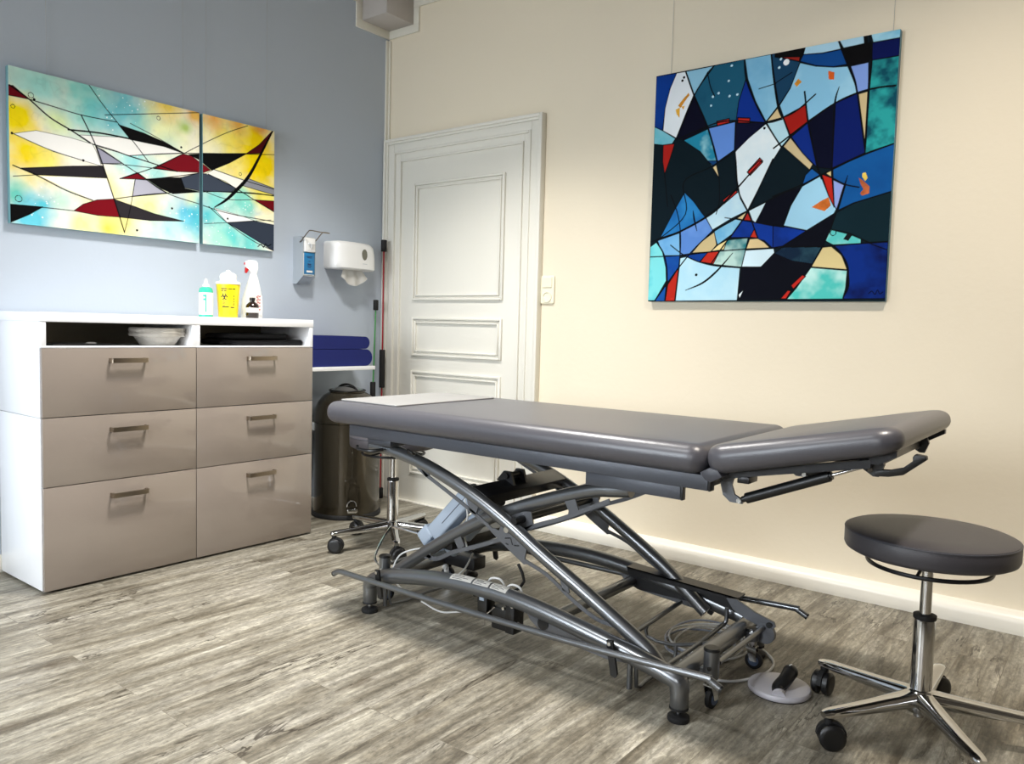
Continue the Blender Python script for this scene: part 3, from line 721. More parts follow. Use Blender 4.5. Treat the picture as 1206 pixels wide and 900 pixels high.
        for w, q in ((.003, ((375, 147), (430, 225), (490, 300), (560, 385), (620, 465))), (.0042, ((340, 270), (400, 400), (450, 550), (512, 757))), (.0022, ((512, 757), (540, 650), (560, 540))),
                     (.005, ((45, 147), (125, 205), (210, 280), (300, 335), (375, 385))), (.003, ((125, 205), (240, 240), (340, 270), (490, 300))), (.0025, ((440, 270), (600, 267), (836, 262))),
                     (.006, ((285, 330), (420, 345), (560, 372))), (.0022, ((545, 305), (650, 360), (770, 430))), (.0025, ((770, 430), (830, 400), (950, 345), (1040, 315))), (.0022, ((50, 343), (200, 410), (345, 458))),
                     (.004, ((50, 475), (150, 518), (270, 580), (380, 622))), (.0025, ((35, 640), (170, 650), (300, 665))), (.003, ((470, 617), (640, 597), (830, 590), (960, 590), (1150, 605))), (.0045, ((960, 590), (1060, 595), (1150, 607))),
                     (.004, ((385, 390), (470, 415), (540, 440), (620, 465), (740, 505))), (.0025, ((540, 438), (700, 430), (850, 430), (1150, 435))), (.003, ((400, 400), (570, 510), (690, 592), (830, 640), (960, 680), (1150, 714))),
                     (.003, ((497, 533), (640, 488), (765, 432))), (.003, ((612, 537), (740, 524), (830, 512))), (.0022, ((420, 470), (560, 480), (740, 505))), (.0022, ((50, 520), (150, 515))),
                     (.003, ((895, 497), (1022, 542), (1150, 580))), (.0035, ((870, 516), (985, 575), (1060, 622), (1146, 674))), (.003, ((870, 650), (945, 716), (1050, 790), (1140, 834))), (.002, ((850, 720), (945, 716), (1130, 706))),
                     (.0022, ((845, 585), (950, 620), (1060, 622)))):
            s.line(p(*q), w)
        s.line(p((1146, 337), (1095, 430), (1040, 525), (985, 585), (940, 625), (895, 652)), .016, taper=True)
        for x, y, r in ((133, 189, .010), (70, 613, .012), (664, 284, .008), (1005, 516, .007), (57, 234, .007)): q = p((x, y))[0]; s.ring(q[0], q[1], r)
        for x, y in ((345, 457), (715, 658), (758, 405), (146, 206), (565, 748), (948, 700), (50, 343)): q = p((x, y))[0]; s.dot(q[0], q[1], .005)
        s.line(p((1072, 815), (1085, 806), (1096, 818), (1104, 804), (1114, 812), (1128, 806)), .0035)
        return s
    return (build(.794, ((42, 66), (836, 262), (829, 805), (33, 712)), 0), build(.392, ((852, 265), (1153, 338), (1138, 835), (842, 802)), 0))

s = blue_painting()
pt = thing('painting', 'large square abstract canvas in blues with red and beige shards on cream wall', 'painting', (2.2595, -0.004, 1.659))
s.canvas(pt, .026, M['canvas_side2'], M['pigment'])
for dx in (-.44, .47):
    bm = NB(); add_tube(bm, [(dx, -.002, .498), (dx, -.002, RZ-t_-1.659)], .0007, 5, 1); obj('hanging_cord', bm, M['cord'], pt)
sl, sr = yellow_paintings()
ptl = thing('painting', 'wide yellow and turquoise abstract canvas with black and crimson shards, left of the pair', 'painting', (0.004, -1.608, 1.680), R(90))
sl.canvas(ptl, .026, M['canvas_side'], M['pigment'])
ptr = thing('painting', 'narrow yellow and turquoise abstract canvas, right of the pair on blue wall', 'painting', (0.004, -0.997, 1.680), R(90))
sr.canvas(ptr, .026, M['canvas_side'], M['pigment'])
for o_, dxs in ((ptl, (-.25, .33)), (ptr, (-.165, .165))):
    for dx in dxs:
        bm = NB(); add_tube(bm, [(dx, -.002, .298), (dx, -.002, RZ-t_-1.680)], .0007, 5, 1); obj('hanging_cord', bm, M['cord'], o_)

# ------------------------------------------------------------------ chest of drawers
CY1 = -0.8543; CY0 = CY1-1.20; CX = 0.42; CB = 0.010; TOP = 1.0355
chest = thing('chest_of_drawers', 'wide white chest with six glossy taupe drawers and open compartments under the blue wall', 'chest of drawers', (CX/2, (CY0+CY1)/2, 0))
def cloc(bm): bmesh.ops.translate(bm, vec=(-CX/2, -(CY0+CY1)/2, 0), verts=bm.verts[:]); return bm
bm = NB(); FB = CX-.018
YM = (CY0+CY1)/2
for y0, y1 in ((CY0, YM), (YM, CY1)):
    for z0, z1 in ((CB, .648), (.650, 1.0175)):
        add_box(bm, 0.025, FB, y0, y0+.018, z0, z1, .001); add_box(bm, 0.025, FB, y1-.018, y1, z0, z1, .001)
        add_box(bm, 0.025, FB, y0+.018, y1-.018, z0, z0+.018); add_box(bm, .025, FB, y0+.018, y1-.018, z1-.018, z1)
    add_box(bm, 0.027, FB-.0005, y0+.018, y1-.018, .893, .911)
    for ya in (y0, y1-.018):                                       # front stiles of the open compartment run flush with the drawer fronts
        add_box(bm, FB-.001, CX-.002, ya, ya+.018, .911, 1.0, .001)
    add_box(bm, FB-.001, CX-.002, y0, y1, .906, .913, .001)
add_box(bm, .03, FB-.02, CY0+.02, CY1-.02, 0, CB)
body = obj('body', cloc(bm), M['white'], chest)
bm = NB(); add_box(bm, .018, .026, CY0+.002, CY1-.002, CB, 1.017); obj('back_panel', cloc(bm), M['inside'], chest)
bm = NB(); add_box(bm, 0.012, CX, CY0-.004, CY1+.002, 1.0005, TOP, .0015); obj('top_panel', cloc(bm), M['white'], chest)
rowz = ((CB, CB+.383), (CB+.386, CB+.639), (CB+.642, .9045))
for y0, y1 in ((CY0, YM), (YM, CY1)):
    for ri, (z0, z1) in enumerate(rowz):
        bm = NB(); add_box(bm, FB, CX, y0+.0015, y1-.0015, z0, z1, .0012)
        dr = obj('drawer', cloc(bm), M['taupe'], chest)
        yc = (y0+y1)/2+.012; hz = z1-(.047 if ri == 2 else .058 if ri == 1 else .058)
        hw = .072; e = CX+.028
        bm = NB()
        pts = [(CX-.001, yc-hw, hz), (e-.008, yc-hw, hz), (e, yc-hw+.010, hz), (e, yc+hw-.010, hz), (e-.008, yc+hw, hz), (CX-.001, yc+hw, hz)]
        # flat bar handle: sweep as boxes between points
        outer = [(CX-.001, yc-hw), (e-.010, yc-hw), (e-.002, yc-hw+.003), (e, yc-hw+.010), (e, yc+hw-.010), (e-.002, yc+hw-.003), (e-.010, yc+hw), (CX-.001, yc+hw)]
        inner = [(CX-.001, yc+hw-.007), (e-.013, yc+hw-.007), (e-.008, yc+hw-.013), (e-.008, yc-hw+.013), (e-.013, yc-hw+.007), (CX-.001, yc-hw+.007)]
        add_prism(bm, outer+inner, 'z', hz-.009, hz+.009)
        hd = obj('handle', cloc(bm), M['nickel'], dr)

# stacked pulp bowls
def bowl_bm():
    bm = NB()
    add_lathe(bm, [(.000, .0), (.064, .0), (.068, .003), (.090, .036), (.107, .038), (.109, .0435), (.102, .0445), (.087, .042), (.062, .0055), (0, .005)], seg=40, sy=1.0)
    return bm
bw = tag(obj('bowl', bowl_bm(), M['pulp']), 'lowest grey paper pulp bowl of the stack in the open left compartment', 'bowl', 'pulp bowls stacked in the cabinet')
bw.location = (.30, -1.560, .9113)
for i in range(5):
    b2 = bw.copy(); COL.objects.link(b2); b2.location = (.30+.0015*(i % 2), -1.560+.002*((i*2) % 3-1), .9113+.0057*(i+1)+.0001)
    b2['label'] = ('grey paper pulp bowl, second from the bottom of the stack', 'grey paper pulp bowl, third from the bottom of the stack', 'grey paper pulp bowl, third from the top of the stack', 'grey paper pulp bowl, second from the top of the stack', 'topmost grey paper pulp bowl of the stack in the open compartment')[i]
# flat dark case with a small white cap in the left compartment
t = thing('flat_case', 'thin dark case lying left in the open compartment beside the bowls', 'case', (.30, -1.885, .9112))
bm = NB(); add_box(bm, -.08, .08, -.115, .115, 0, .008, .003); obj('cover', bm, M['dark'], t)
bm = NB(); add_lathe(bm, [(.019, .0081), (.019, .011), (.012, .0135), (0, .0138)], c=(.03, .045, 0), seg=20); obj('cap', bm, M['plastic_w'], t)
# black cloths folded in the right compartment
for zz, lab, sc, dy in ((.9112, 'folded black cloth at bottom of the dark pile in right open compartment', 1.0, 0), (.9396, 'folded black cloth on top of the pile in right open compartment', .82, -.03)):
    bm = cushion_bm(-.14*sc, .14*sc, -.20*sc, .20*sc, 0, .027, .04, .013, 5, 4)
    for v in bm.verts:
        if v.co.z > .02: v.co.z += .004*math.sin(v.co.y*31)*math.cos(v.co.x*23)-.002
    o = tag(obj('folded_cloth', bm, M['blackcloth']), lab, 'cloth', 'black cloths in the open compartment'); o.location = (.235, -1.06+dy, zz)

# ------------------------------------------------------------------ items on the chest
TZ = TOP+.0002
t = thing('squeeze_bottle', 'small green squeeze bottle with white nozzle, leftmost on the chest', 'bottle', (.20, -1.279, TZ))
bm = NB(); add_lathe(bm, [(.027, 0), (.030, .003), (.030, .118), (.026, .130), (.014, .135), (0, .135)], seg=28); b_ = obj('bottle_body', bm, M['teal'], t)
bm = NB(); add_lathe(bm, [(.0303, .010), (.0306, .011), (.0306, .108), (.0303, .109)], seg=28); lb_ = obj('paper_label', bm, M['paper'], t)
bm = NB(); add_lathe(bm, [(.014, .1345), (.016, .1355), (.015, .143), (.008, .150), (.0055, .171), (0, .172)], seg=20); obj('nozzle', bm, M['plastic_w'], t)
def curved_mark(bm, r, a0, a1, z0, z1, n=6, th=.0004, rtop=None):
    """thin printed patch on an upright cylinder / cone"""
    rt = r if rtop is None else rtop
    tt = bmesh.new(); lo = []; hi = []
    for k in range(n+1):
        a = R(a0+(a1-a0)*k/n)
        lo.append(tt.verts.new(((r+th)*math.cos(a), (r+th)*math.sin(a), z0))); hi.append(tt.verts.new(((rt+th)*math.cos(a), (rt+th)*math.sin(a), z1)))
    for k in range(n): tt.faces.new((lo[k], lo[k+1], hi[k+1], hi[k]))
    _merge(bm, tt)
bm = NB(); curved_mark(bm, .0306, -36, -26, .022, .100)
for zz in (.074, .090): curved_mark(bm, .0306, -54, -36, zz, zz+.009)
obj('print', bm, M['teal'], lb_)

t = thing('sharps_container', 'yellow tapered sharps container with white lid and biohazard sign on the chest', 'container', (.22, -1.180, TZ))
bm = NB(); add_lathe(bm, [(.040, 0), (.042, .003), (.0525, .152), (.0525, .154), (.050, .154), (.049, .150), (0, .150)], seg=36); yb = obj('tub', bm, M['yellow'], t)
bm = NB(); add_lathe(bm, [(.0535, .151), (.056, .153), (.056, .160), (.050, .163), (.036, .166), (.038, .185), (.036, .196), (.026, .203), (.012, .208), (.008, .216), (0, .218)], seg=36)
add_box(bm, -.036, -.020, -.008, .008, .16, .200, .003)
obj('lid', bm, M['plastic_w'], t)
def coneR(z): return .0420+(z-.003)*(.0525-.042)/.149
bm = NB()
def cm(a0, a1, z0, z1): curved_mark(bm, coneR(z0), a0, a1, z0, z1, rtop=coneR(z1))
for i, (a0, a1) in enumerate(((-68, -36), (-32, -14), (-11, 4), (-68, -56), (-52, -40))):
    z = .128 if i < 3 else .120
    cm(a0, a1, z, z+.0042)
for (a0, a1, z0) in ((-66, -28, .046), (-20, 2, .044)): cm(a0, a1, z0, z0+.0045)
for z0 in (.052, .062, .067, .074): cm(-62, -48+random.uniform(-3, 4), z0, z0+.002)
for z0 in (.054, .060, .070, .082, .094): cm(-4, 0, z0, z0+.006)
# biohazard symbol: three open rings round a hub
def ringmark(ca, cz, r, w, a0=0, a1=360):
    tt = bmesh.new(); n = 16; A = []; B = []
    for k in range(n+1):
        a = R(a0+(a1-a0)*k/n)
        for rr, Ls in ((r, A), (r-w, B)):
            z = cz+rr*math.sin(a); Rr = coneR(z)+.0005; th = R(ca)+rr*math.cos(a)/Rr
            Ls.append(tt.verts.new((Rr*math.cos(th), Rr*math.sin(th), z)))
    for k in range(n): tt.faces.new((A[k], A[k+1], B[k+1], B[k]))
    _merge(bm, tt)
for k in range(3):
    an = R(90+120*k); z = .094+.0078*math.sin(an); th = -52+math.degrees(.0078*math.cos(an)/.048)
    ringmark(th, z, .0092, .0042, 90+120*k+35, 90+120*k+325)
ringmark(-52, .094, .0050, .0050)
obj('print', bm, M['ink'], yb)

t = thing('spray_bottle', 'tall white spray bottle with red trigger standing rightmost on the chest', 'spray bottle', (.19, -1.035, TZ), R(-18))
bm = NB()
tb = bmesh.new(); rings = []
for z, rx, ry, yo in ((0, .026, .046, 0), (.004, .029, .049, 0), (.05, .029, .050, 0), (.085, .028, .048, .001), (.120, .025, .040, .003), (.155, .021, .031, .005), (.185, .017, .023, .006), (.205, .014, .017, .006), (.212, .014, .015, .006)):
    rings.append([tb.verts.new((rx*math.copysign(abs(math.cos(a))**.75, math.cos(a)), yo+ry*math.copysign(abs(math.sin(a))**.75, math.sin(a)), z)) for a in [2*PI*k/28 for k in range(28)]])
for a_, b2_ in zip(rings[:-1], rings[1:]):
    for k in range(28): tb.faces.new((a_[k], a_[(k+1) % 28], b2_[(k+1) % 28], b2_[k]))
tb.faces.new(rings[0][::-1]); tb.faces.new(rings[-1]); _merge(bm, tb)
obj('bottle_body', bm, M['plastic_w'], t)
bm = NB()
add_prism(bm, [(-.030, .236), (-.034, .252), (-.032, .266), (-.018, .274), (.016, .274), (.026, .262), (.026, .240), (.022, .210), (-.010, .210), (-.014, .232)], 'x', -.012, .012, bev=.004)
obj('spray_head', bm, M['plastic_w'], t)
bm = NB(); add_prism(bm, [(-.030, .250), (-.014, .248), (-.018, .226), (-.026, .212), (-.033, .214), (-.032, .232)], 'x', -.0085, .0085, bev=.002)
add_box(bm, -.005, .005, -.0365, -.033, .252, .262); obj('trigger', bm, M['red'], t)
bm = NB(); add_prism(bm, rounded_poly(-.008, .040, .018, .112, .008), 'x', .0285, .0300); lab = obj('paper_label', bm, M['paper'], t)
bm = NB()
for k in range(5):
    z = .034+k*.0155; add_tube(bm, [(.0306, .022, z), (.0306, .014, z+.005), (.0306, .021, z+.011), (.0306, .029, z+.006), (.0306, .029, z+.012)], .0014, 6, 3)
obj('print', bm, M['red'], lab)

t = thing('medicine_bottle', 'small dark brown glass bottle with white label before the spray bottle', 'bottle', (.275, -1.090, TZ))
bm = NB(); add_lathe(bm, [(.027, 0), (.029, .003), (.029, .052), (.027, .062), (.016, .073), (.010, .077), (.010, .084), (0, .084)], seg=28); mb = obj('glass_body', bm, M['amber'], t)
bm = NB(); add_lathe(bm, [(.011, .080), (.0125, .081), (.0125, .095), (0, .096)], seg=18); obj('cap', bm, M['black'], t)
bm = NB(); add_lathe(bm, [(.0293, .026), (.0295, .027), (.0295, .047), (.0293, .048)], seg=28); obj('paper_label', bm, M['paper'], t)

# ------------------------------------------------------------------ soap dispenser on the blue wall
t = thing('soap_dispenser', 'aluminium disinfectant dispenser with wire elbow lever and blue bottle on wall', 'dispenser', (0, -0.620, 1.225))
bm = NB()
add_prism(bm, [(0, 0), (.030, .0), (.084, .040), (.084, .225), (.070, .245), (0, .245)], 'y', -.040, -.038)
add_prism(bm, [(0, 0), (.030, .0), (.084, .040), (.084, .225), (.070, .245), (0, .245)], 'y', .038, .040)
add_box(bm, 0, .003, -.039, .039, 0, .245); add_box(bm, 0, .072, -.039, .039, .242, .245)
add_prism(bm, [(0, 0), (.030, 0), (.084, .040), (.084, .043), (.029, .003), (0, .003)], 'y', -.039, .039)
obj('housing', bm, M['alu'], t)
bm = NB(); add_box(bm, .020, .0835, -.036, .036, .045, .160, .004); bt = obj('bottle', bm, M['plastic_w'], t)
bm = NB(); add_box(bm, .0835, .0845, -.034, .034, .050, .163, .0004); lb = obj('blue_label', bm, M['blue_label'], bt)
bm = NB()
for z, w in ((.142, .018), (.136, .014), (.118, .007), (.104, .012), (.100, .010), (.094, .014), (.086, .010)): add_box(bm, .0845, .0848, -w, w, z-.0018, z+.0018)
lp_ = obj('print', bm, M['darkblue'], lb)
bm = NB(); add_box(bm, .0845, .0849, -.018, .020, .060, .070); obj('label_box', bm, M['paper'], lb)
bm = NB(); add_box(bm, .030, .092, -.034, .034, .165, .240, .006); add_box(bm, .088, .108, -.014, .020, .204, .212, .003); add_prism(bm, [(.09, .205), (.104, .205), (.097, .185), (.09, .18)], 'y', .002, .014)
obj('pump', bm, M['plastic_w'], t)
bm = NB(); add_tube(bm, [(.060, -.043, .215), (.085, -.043, .232), (.125, -.043, .262), (.145, -.043, .270), (.195, -.036, .262), (.199, -.030, .261), (.199, .030, .261), (.195, .036, .262), (.145, .043, .270), (.125, .043, .262), (.085, .043, .232), (.060, .043, .215)], .0028, 8, 4)
obj('elbow_lever', bm, M['nickel'], t)

# ------------------------------------------------------------------ towel dispenser
t = thing('paper_towel_dispenser', 'white plastic paper towel dispenser with oval window on the blue wall', 'dispenser', (0, -0.320, 1.320))
tb = bmesh.new(); secs = []
H_ = .150
for y, xd, zt, zb_ in ((-.140, .070, .138, .012), (-.136, .088, .146, .004), (-.125, .104, .150, .001), (-.105, .116, .152, 0), (-.06, .120, .154, 0), (0, .121, .154, 0), (.06, .121, .153, 0), (.100, .120, .150, 0), (.122, .116, .142, 0), (.134, .106, .128, 0), (.139, .096, .108, .002)):
    ring = []
    prof = [(0, zb_), (xd*.9, zb_), (xd, zb_+.008), (xd, zb_+.04), (xd*.985, zt*.55), (xd*.955, zt-.035), (xd*.90, zt-.014), (xd*.80, zt-.003), (xd*.65, zt), (0, zt)]
    secs.append([tb.verts.new((x, y, z)) for x, z in prof])
for a_, b2_ in zip(secs[:-1], secs[1:]):
    for k in range(10): tb.faces.new((a_[k], a_[(k+1) % 10], b2_[(k+1) % 10], b2_[k]))
tb.faces.new(secs[0][::-1]); tb.faces.new(secs[-1]); bm = NB(); _merge(bm, tb)
hs = obj('housing', bm, M['plastic_w'], t)
mt = Matrix.Translation((.1175, .048, .086)) @ Matrix.Rotation(R(90), 4, 'Y')
bm = NB(); add_lathe(bm, [(.0, .0), (.030, .0), (.030, .0035), (.0, .0040)], seg=36, sy=.62, mtx=mt); obj('oval_window', bm, mat('smoked_window', rgb(112, 110, 96), .25), hs)
bm = NB(); add_box(bm, .1205, .1215, .034, .066, .034, .037); obj('print', bm, M['alu'], hs)
bm = NB(); tb = bmesh.new(); top_ = []; bot = []
n = 20
for k in range(n+1):
    s_ = k/n; y = -.066+.132*s_; fold = .006*math.sin(s_*PI*5)
    yb_ = -.094+.188*s_; zb_ = -.040-.046*math.sin(PI*s_)
    top_.append(tb.verts.new((.075+fold*.4, y, .004))); bot.append(tb.verts.new((.092+fold, yb_, zb_)))
for k in range(n): tb.faces.new((top_[k], top_[k+1], bot[k+1], bot[k]))
r_ = bmesh.ops.solidify(tb, geom=tb.faces[:], thickness=.0025); _merge(bm, tb)
tag(obj('paper_towel', bm, M['paper']), 'white folded paper towel hanging from the wall dispenser', 'paper towel').location = (0, -.320, 1.318)

# ------------------------------------------------------------------ shelf, mats, bin, rods
bm = NB(); add_box(bm, 0, .25, CY1+.004, -.300, .776, .797, .002)
tag(obj('wall_shelf', bm, M['white']), 'short white shelf between chest and corner carrying folded navy mats', 'shelf')
def mat_fold(z0, h, y1, lab, dz=0):
    """a foam mat folded once: rounded fold at the right end"""
    bm = NB(); y0 = CY1+.012; r = h/2
    prof = [(y0, z0), (y1-r, z0)]
    for k in range(1, 12): a = -PI/2+PI*k/12; prof.append((y1-r+r*1.0*math.cos(a), z0+r+r*math.sin(a)))
    prof += [(y1-r, z0+h), (y0, z0+h+dz)]
    add_prism(bm, prof, 'x', .012, .235, bev=0)
    return tag(obj('exercise_mat', bm, M['navy'], ang=50), lab, 'mat', 'folded navy mats on the shelf')
mat_fold(.7973, .090, -.310, 'thick folded navy exercise mat lying directly on the white shelf')
mat_fold(.8895, .066, -.330, 'thinner folded navy exercise mat on top of the other mat', .004)

BR = .176
t = thing('pedal_bin', 'round bronze metal pedal bin with domed top between chest and door', 'bin', (.200, -.452, 0))
bm = NB(); add_lathe(bm, [(BR-.002, .022), (BR, .024), (BR, .497), (BR-.004, .500), (0, .500)], seg=56); obj('bin_body', bm, M['bin'], t)
bm = NB(); add_lathe(bm, [(BR+.006, 0), (BR+.009, .003), (BR+.009, .016), (BR+.004, .024), (0, .024)], seg=56); obj('base_ring', bm, M['rubber'], t)
bm = NB(); add_lathe(bm, [(BR+.001, .5005), (BR+.002, .508), (BR+.0, .53), (BR-.006, .565), (BR-.022, .605), (BR-.050, .640), (BR-.085, .660), (.095, .6665), (.093, .655), (0, .655)], seg=56); dm = obj('domed_top', bm, M['bin'], t)
bm = NB(); add_lathe(bm, [(.090, .656), (.088, .668), (.060, .682), (.02, .690), (0, .690)], seg=40); obj('flap', bm, M['chrome'], dm)
bm = NB(); add_tube(bm, [(.088, 0, .662), (.05, 0, .688), (0, 0, .698), (-.05, 0, .690), (-.088, 0, .664)], .006, 8, 4)
add_tube(bm, [(.094*math.cos(2*PI*k/32), .094*math.sin(2*PI*k/32), .667) for k in range(32)], .0045, 8, 1, closed=True); obj('handle', bm, M['black'], dm)
pa = math.atan2(-.66, .75)
mt = Matrix.Rotation(pa+R(10), 4, 'Z')
bm = NB(); add_box(bm, BR-.004, BR+.030, -.024, .024, .042, .050, .003, mtx=mt); add_box(bm, BR+.018, BR+.034, -.027, .027, .046, .064, .004, mtx=mt)
add_tube(bm, [mt @ Vector((BR+.004, .024*math.cos(a), .072+.030*math.sin(a))) for a in [PI*k/12 for k in range(13)]], .003, 8, 1)
obj('pedal', bm, M['chrome'], t)
mt = Matrix.Rotation(R(-118), 4, 'Z')
bm = NB(); add_box(bm, BR-.004, BR+.012, -.016, .016, .455, .498, .003, mtx=mt); obj('latch', bm, M['alu'], t)

t = thing('swing_stick', 'long red elastic training stick with black grip upright in the corner', 'training stick', (.058, -.072, 0))
bm = NB(); add_tube(bm, [(0, 0, .03), (0, 0, 1.50)], .0048, 10, 1); obj('rod', bm, M['rodred'], t)
for z0, z1, nm in ((0, .062, 'end_cap'), (1.445, 1.512, 'end_cap')):
    bm = NB(); add_lathe(bm, [(.015, z0), (.017, z0+.003), (.017, z1-.003), (.015, z1)], seg=20); obj(nm, bm, M['rubber'], t)
bm = NB(); add_lathe(bm, [(.0155, .655), (.017, .66), (.017, .872), (.0155, .877)], seg=20); obj('grip', bm, M['rubber'], t)
t = thing('swing_stick', 'shorter green elastic training stick leaning behind the shelf end', 'training stick', (.048, -.150, 0))
bm = NB(); add_tube(bm, [(0, 0, .03), (-.004, .035, 1.13)], .0042, 10, 1); obj('rod', bm, M['rodgreen'], t)
for z0, z1, f in ((0, .055, 0), (1.105, 1.165, 1)):
    bm = NB(); add_lathe(bm, [(.013, z0), (.015, z0+.003), (.015, z1-.003), (.013, z1)], c=(-.004*f, .035*f, 0), seg=20); obj('end_cap', bm, M['rubber'], t)
bm = NB(); add_lathe(bm, [(.014, .50), (.016, .505), (.016, .685), (.014, .69)], c=(-.0022, .019, 0), seg=20); obj('grip', bm, M['rubber'], t)

# ------------------------------------------------------------------ stools
def caster(parent, r, ang, zr=.0):
    """twin wheel caster under a leg end at radius r"""
    mt = Matrix.Rotation(R(ang), 4, 'Z') @ Matrix.Translation((r, 0, 0))
    tw = random.uniform(100, 200)
    m2 = mt @ Matrix.Rotation(R(tw), 4, 'Z')
    bm = NB()
    for s in (-1, 1):
        m3 = m2 @ Matrix.Translation((.008, s*.0145, .0325)) @ Matrix.Rotation(R(90), 4, 'X')
        add_lathe(bm, [(0, -.010), (.020, -.0115), (.028, -.0105), (.0325, -.006), (.0325, .006), (.028, .0105), (.020, .0115), (0, .010)], seg=26, mtx=m3)
    w = obj('caster', bm, M['black'], parent)
    bm = NB()
    tb_ = []
    for k in range(9):
        a = PI*k/8; tb_.append((.008+.0365*math.cos(a), .034+.0365*math.sin(a)))
    add_prism(bm, tb_, 'y', -.007, .007, mtx=m2)
    add_lathe(bm, [(.0105, .052), (.0105, .086), (0, .086)], seg=16, mtx=m2); obj('fork', bm, M['rubber'], w)
def make_stool(label, loc, legs, seat_z, lever_ang, group):
    t = thing('stool', label, 'stool', loc, 0, group)
    Rr = .200
    bm = NB(); add_lathe(bm, [(0, seat_z-.056), (Rr-.012, seat_z-.056), (Rr-.003, seat_z-.051), (Rr, seat_z-.044), (Rr, seat_z-.009), (Rr-.003, seat_z-.003), (Rr-.010, seat_z), (Rr*.6, seat_z+.003), (0, seat_z+.004)], seg=72)
    st = obj('seat', bm, M['vinyl2'], t)
    bm = NB(); add_tube(bm, [((Rr-.001)*math.cos(2*PI*k/64), (Rr-.001)*math.sin(2*PI*k/64), seat_z-.006) for k in range(64)], .0018, 6, 1, closed=True); obj('seam', bm, M['vinyl_side'], st)
    bm = NB(); add_tube(bm, [(.142*math.cos(2*PI*k/48), .142*math.sin(2*PI*k/48), seat_z-.086) for k in range(48)], .0055, 8, 1, closed=True)
    for a in (30, 150, 270):
        add_tube(bm, [(.142*math.cos(R(a)), .142*math.sin(R(a)), seat_z-.086), (.02*math.cos(R(a)), .02*math.sin(R(a)), seat_z-.070)], .0045, 8, 1)
    obj('release_ring', bm, M['dark'], t)
    bm = NB(); add_lathe(bm, [(.024, seat_z-.084), (.026, seat_z-.080), (.026, seat_z-.060), (.075, seat_z-.0565), (.075, seat_z-.0555), (0, seat_z-.0555)], seg=28); obj('seat_mount', bm, M['dark'], t)
    bm = NB(); add_lathe(bm, [(.014, .28), (.014, seat_z-.082)], seg=24); obj('gas_piston', bm, M['chrome'], t)
    bm = NB(); add_lathe(bm, [(.026, .085), (.026, .304), (.025, .308), (0, .308)], seg=32); obj('column', bm, M['chrome'], t)
    bm = NB(); add_lathe(bm, [(.0262, .306), (.0275, .308), (.0275, .317), (.016, .320), (.0145, .3205)], seg=32); obj('collar', bm, M['rubber'], t)
    bm = NB(); add_lathe(bm, [(.022, .062), (.034, .066), (.040, .080), (.036, .108), (.029, .122), (.026, .124)], seg=32)
    add_lathe(bm, [(.012, .048), (.014, .050), (.014, .064)], seg=16); obj('hub', bm, M['chrome'], t)
    for a in legs:
        mt = Matrix.Rotation(R(a), 4, 'Z')
        tb = bmesh.new(); rings = []
        for x, hw, z0, z1 in ((.015, .026, .078, .120), (.05, .024, .078, .117), (.12, .021, .077, .110), (.2, .0185, .076, .103), (.265, .0175, .076, .098), (.284, .0155, .076, .095), (.292, .010, .078, .092)):
            sec = []
            for k in range(12):
                an = 2*PI*k/12; cy = hw*math.copysign(abs(math.cos(an))**.55, math.cos(an)); cz = math.copysign(abs(math.sin(an))**.7, math.sin(an))
                sec.append(tb.verts.new((x, cy, (z0+z1)/2+cz*(z1-z0)/2)))
            rings.append(sec)
        for q1, q2 in zip(rings[:-1], rings[1:]):
            for k in range(12): tb.faces.new((q1[k], q1[(k+1) % 12], q2[(k+1) % 12], q2[k]))
        tb.faces.new(rings[0][::-1]); tb.faces.new(rings[-1])
        bm = NB(); _merge(bm, tb, 0, mt)
        obj('leg', bm, M['chrome'], t); caster(t, .276, a)
    return t
make_stool('round grey stool on polished five star base at right end of the couch', (3.126, -1.034, 0), [-126+72*k for k in range(5)], .533, 0, 'round grey stools')
make_stool('round grey stool mostly hidden under the left end of the treatment couch', (.853, -.730, 0), [-112+72*k for k in range(5)], .520, 0, 'round grey stools')

# ------------------------------------------------------------------ treatment couch
tc_ = thing('treatment_couch', 'long grey padded treatment couch on an arched scissor lift frame', 'couch', (2.0, -1.13, 0))
OX, OY = 2.0, -1.13
def cp(name, bm, m, parent=None, ang=40):
    """part of the couch built in room coordinates"""
    bmesh.ops.translate(bm, vec=(-OX, -OY, 0), verts=bm.verts[:])
    return obj(name, bm, m, parent or tc_, ang=ang)
def mirror_y(y): return -2.20-y
# main upholstery
bm = cushion_bm(1.235, 2.686, -1.450, -.795, .668, .744, .045, .036, 8, 8, crown=.002)
main = cp('main_cushion', bm, M['vinyl'])
bm = cushion_bm(1.262, 1.555, -1.392, -.862, .7445, .7500, .012, .0025, 4, 3)
cp('foot_cover', bm, M['sheet'])
# head section, hinged and raised a little
HA = math.atan2(.095, .45)
hm = Matrix.Translation((2.690, 0, .672)) @ Matrix.Rotation(-R(11.6), 4, 'Y')
tb = cushion_bm(0.0, .455, -1.450, -.795, -.002, .070, .055, .032, 10, 8, crown=.0)
for v in tb.verts:
    u = v.co.x/.455; w_ = min(max((v.co.z+.002)/.072, 0), 1); yc = abs(v.co.y+1.122)/.33
    v.co.z += w_*.009*math.exp(-((u-.70)/.20)**2)*(1-.5*yc*yc)+(1-w_)*max(u-.62, 0)*.050
bmesh.ops.transform(tb, matrix=hm, verts=tb.verts[:])
head = cp('head_cushion', tb, M['vinyl'])
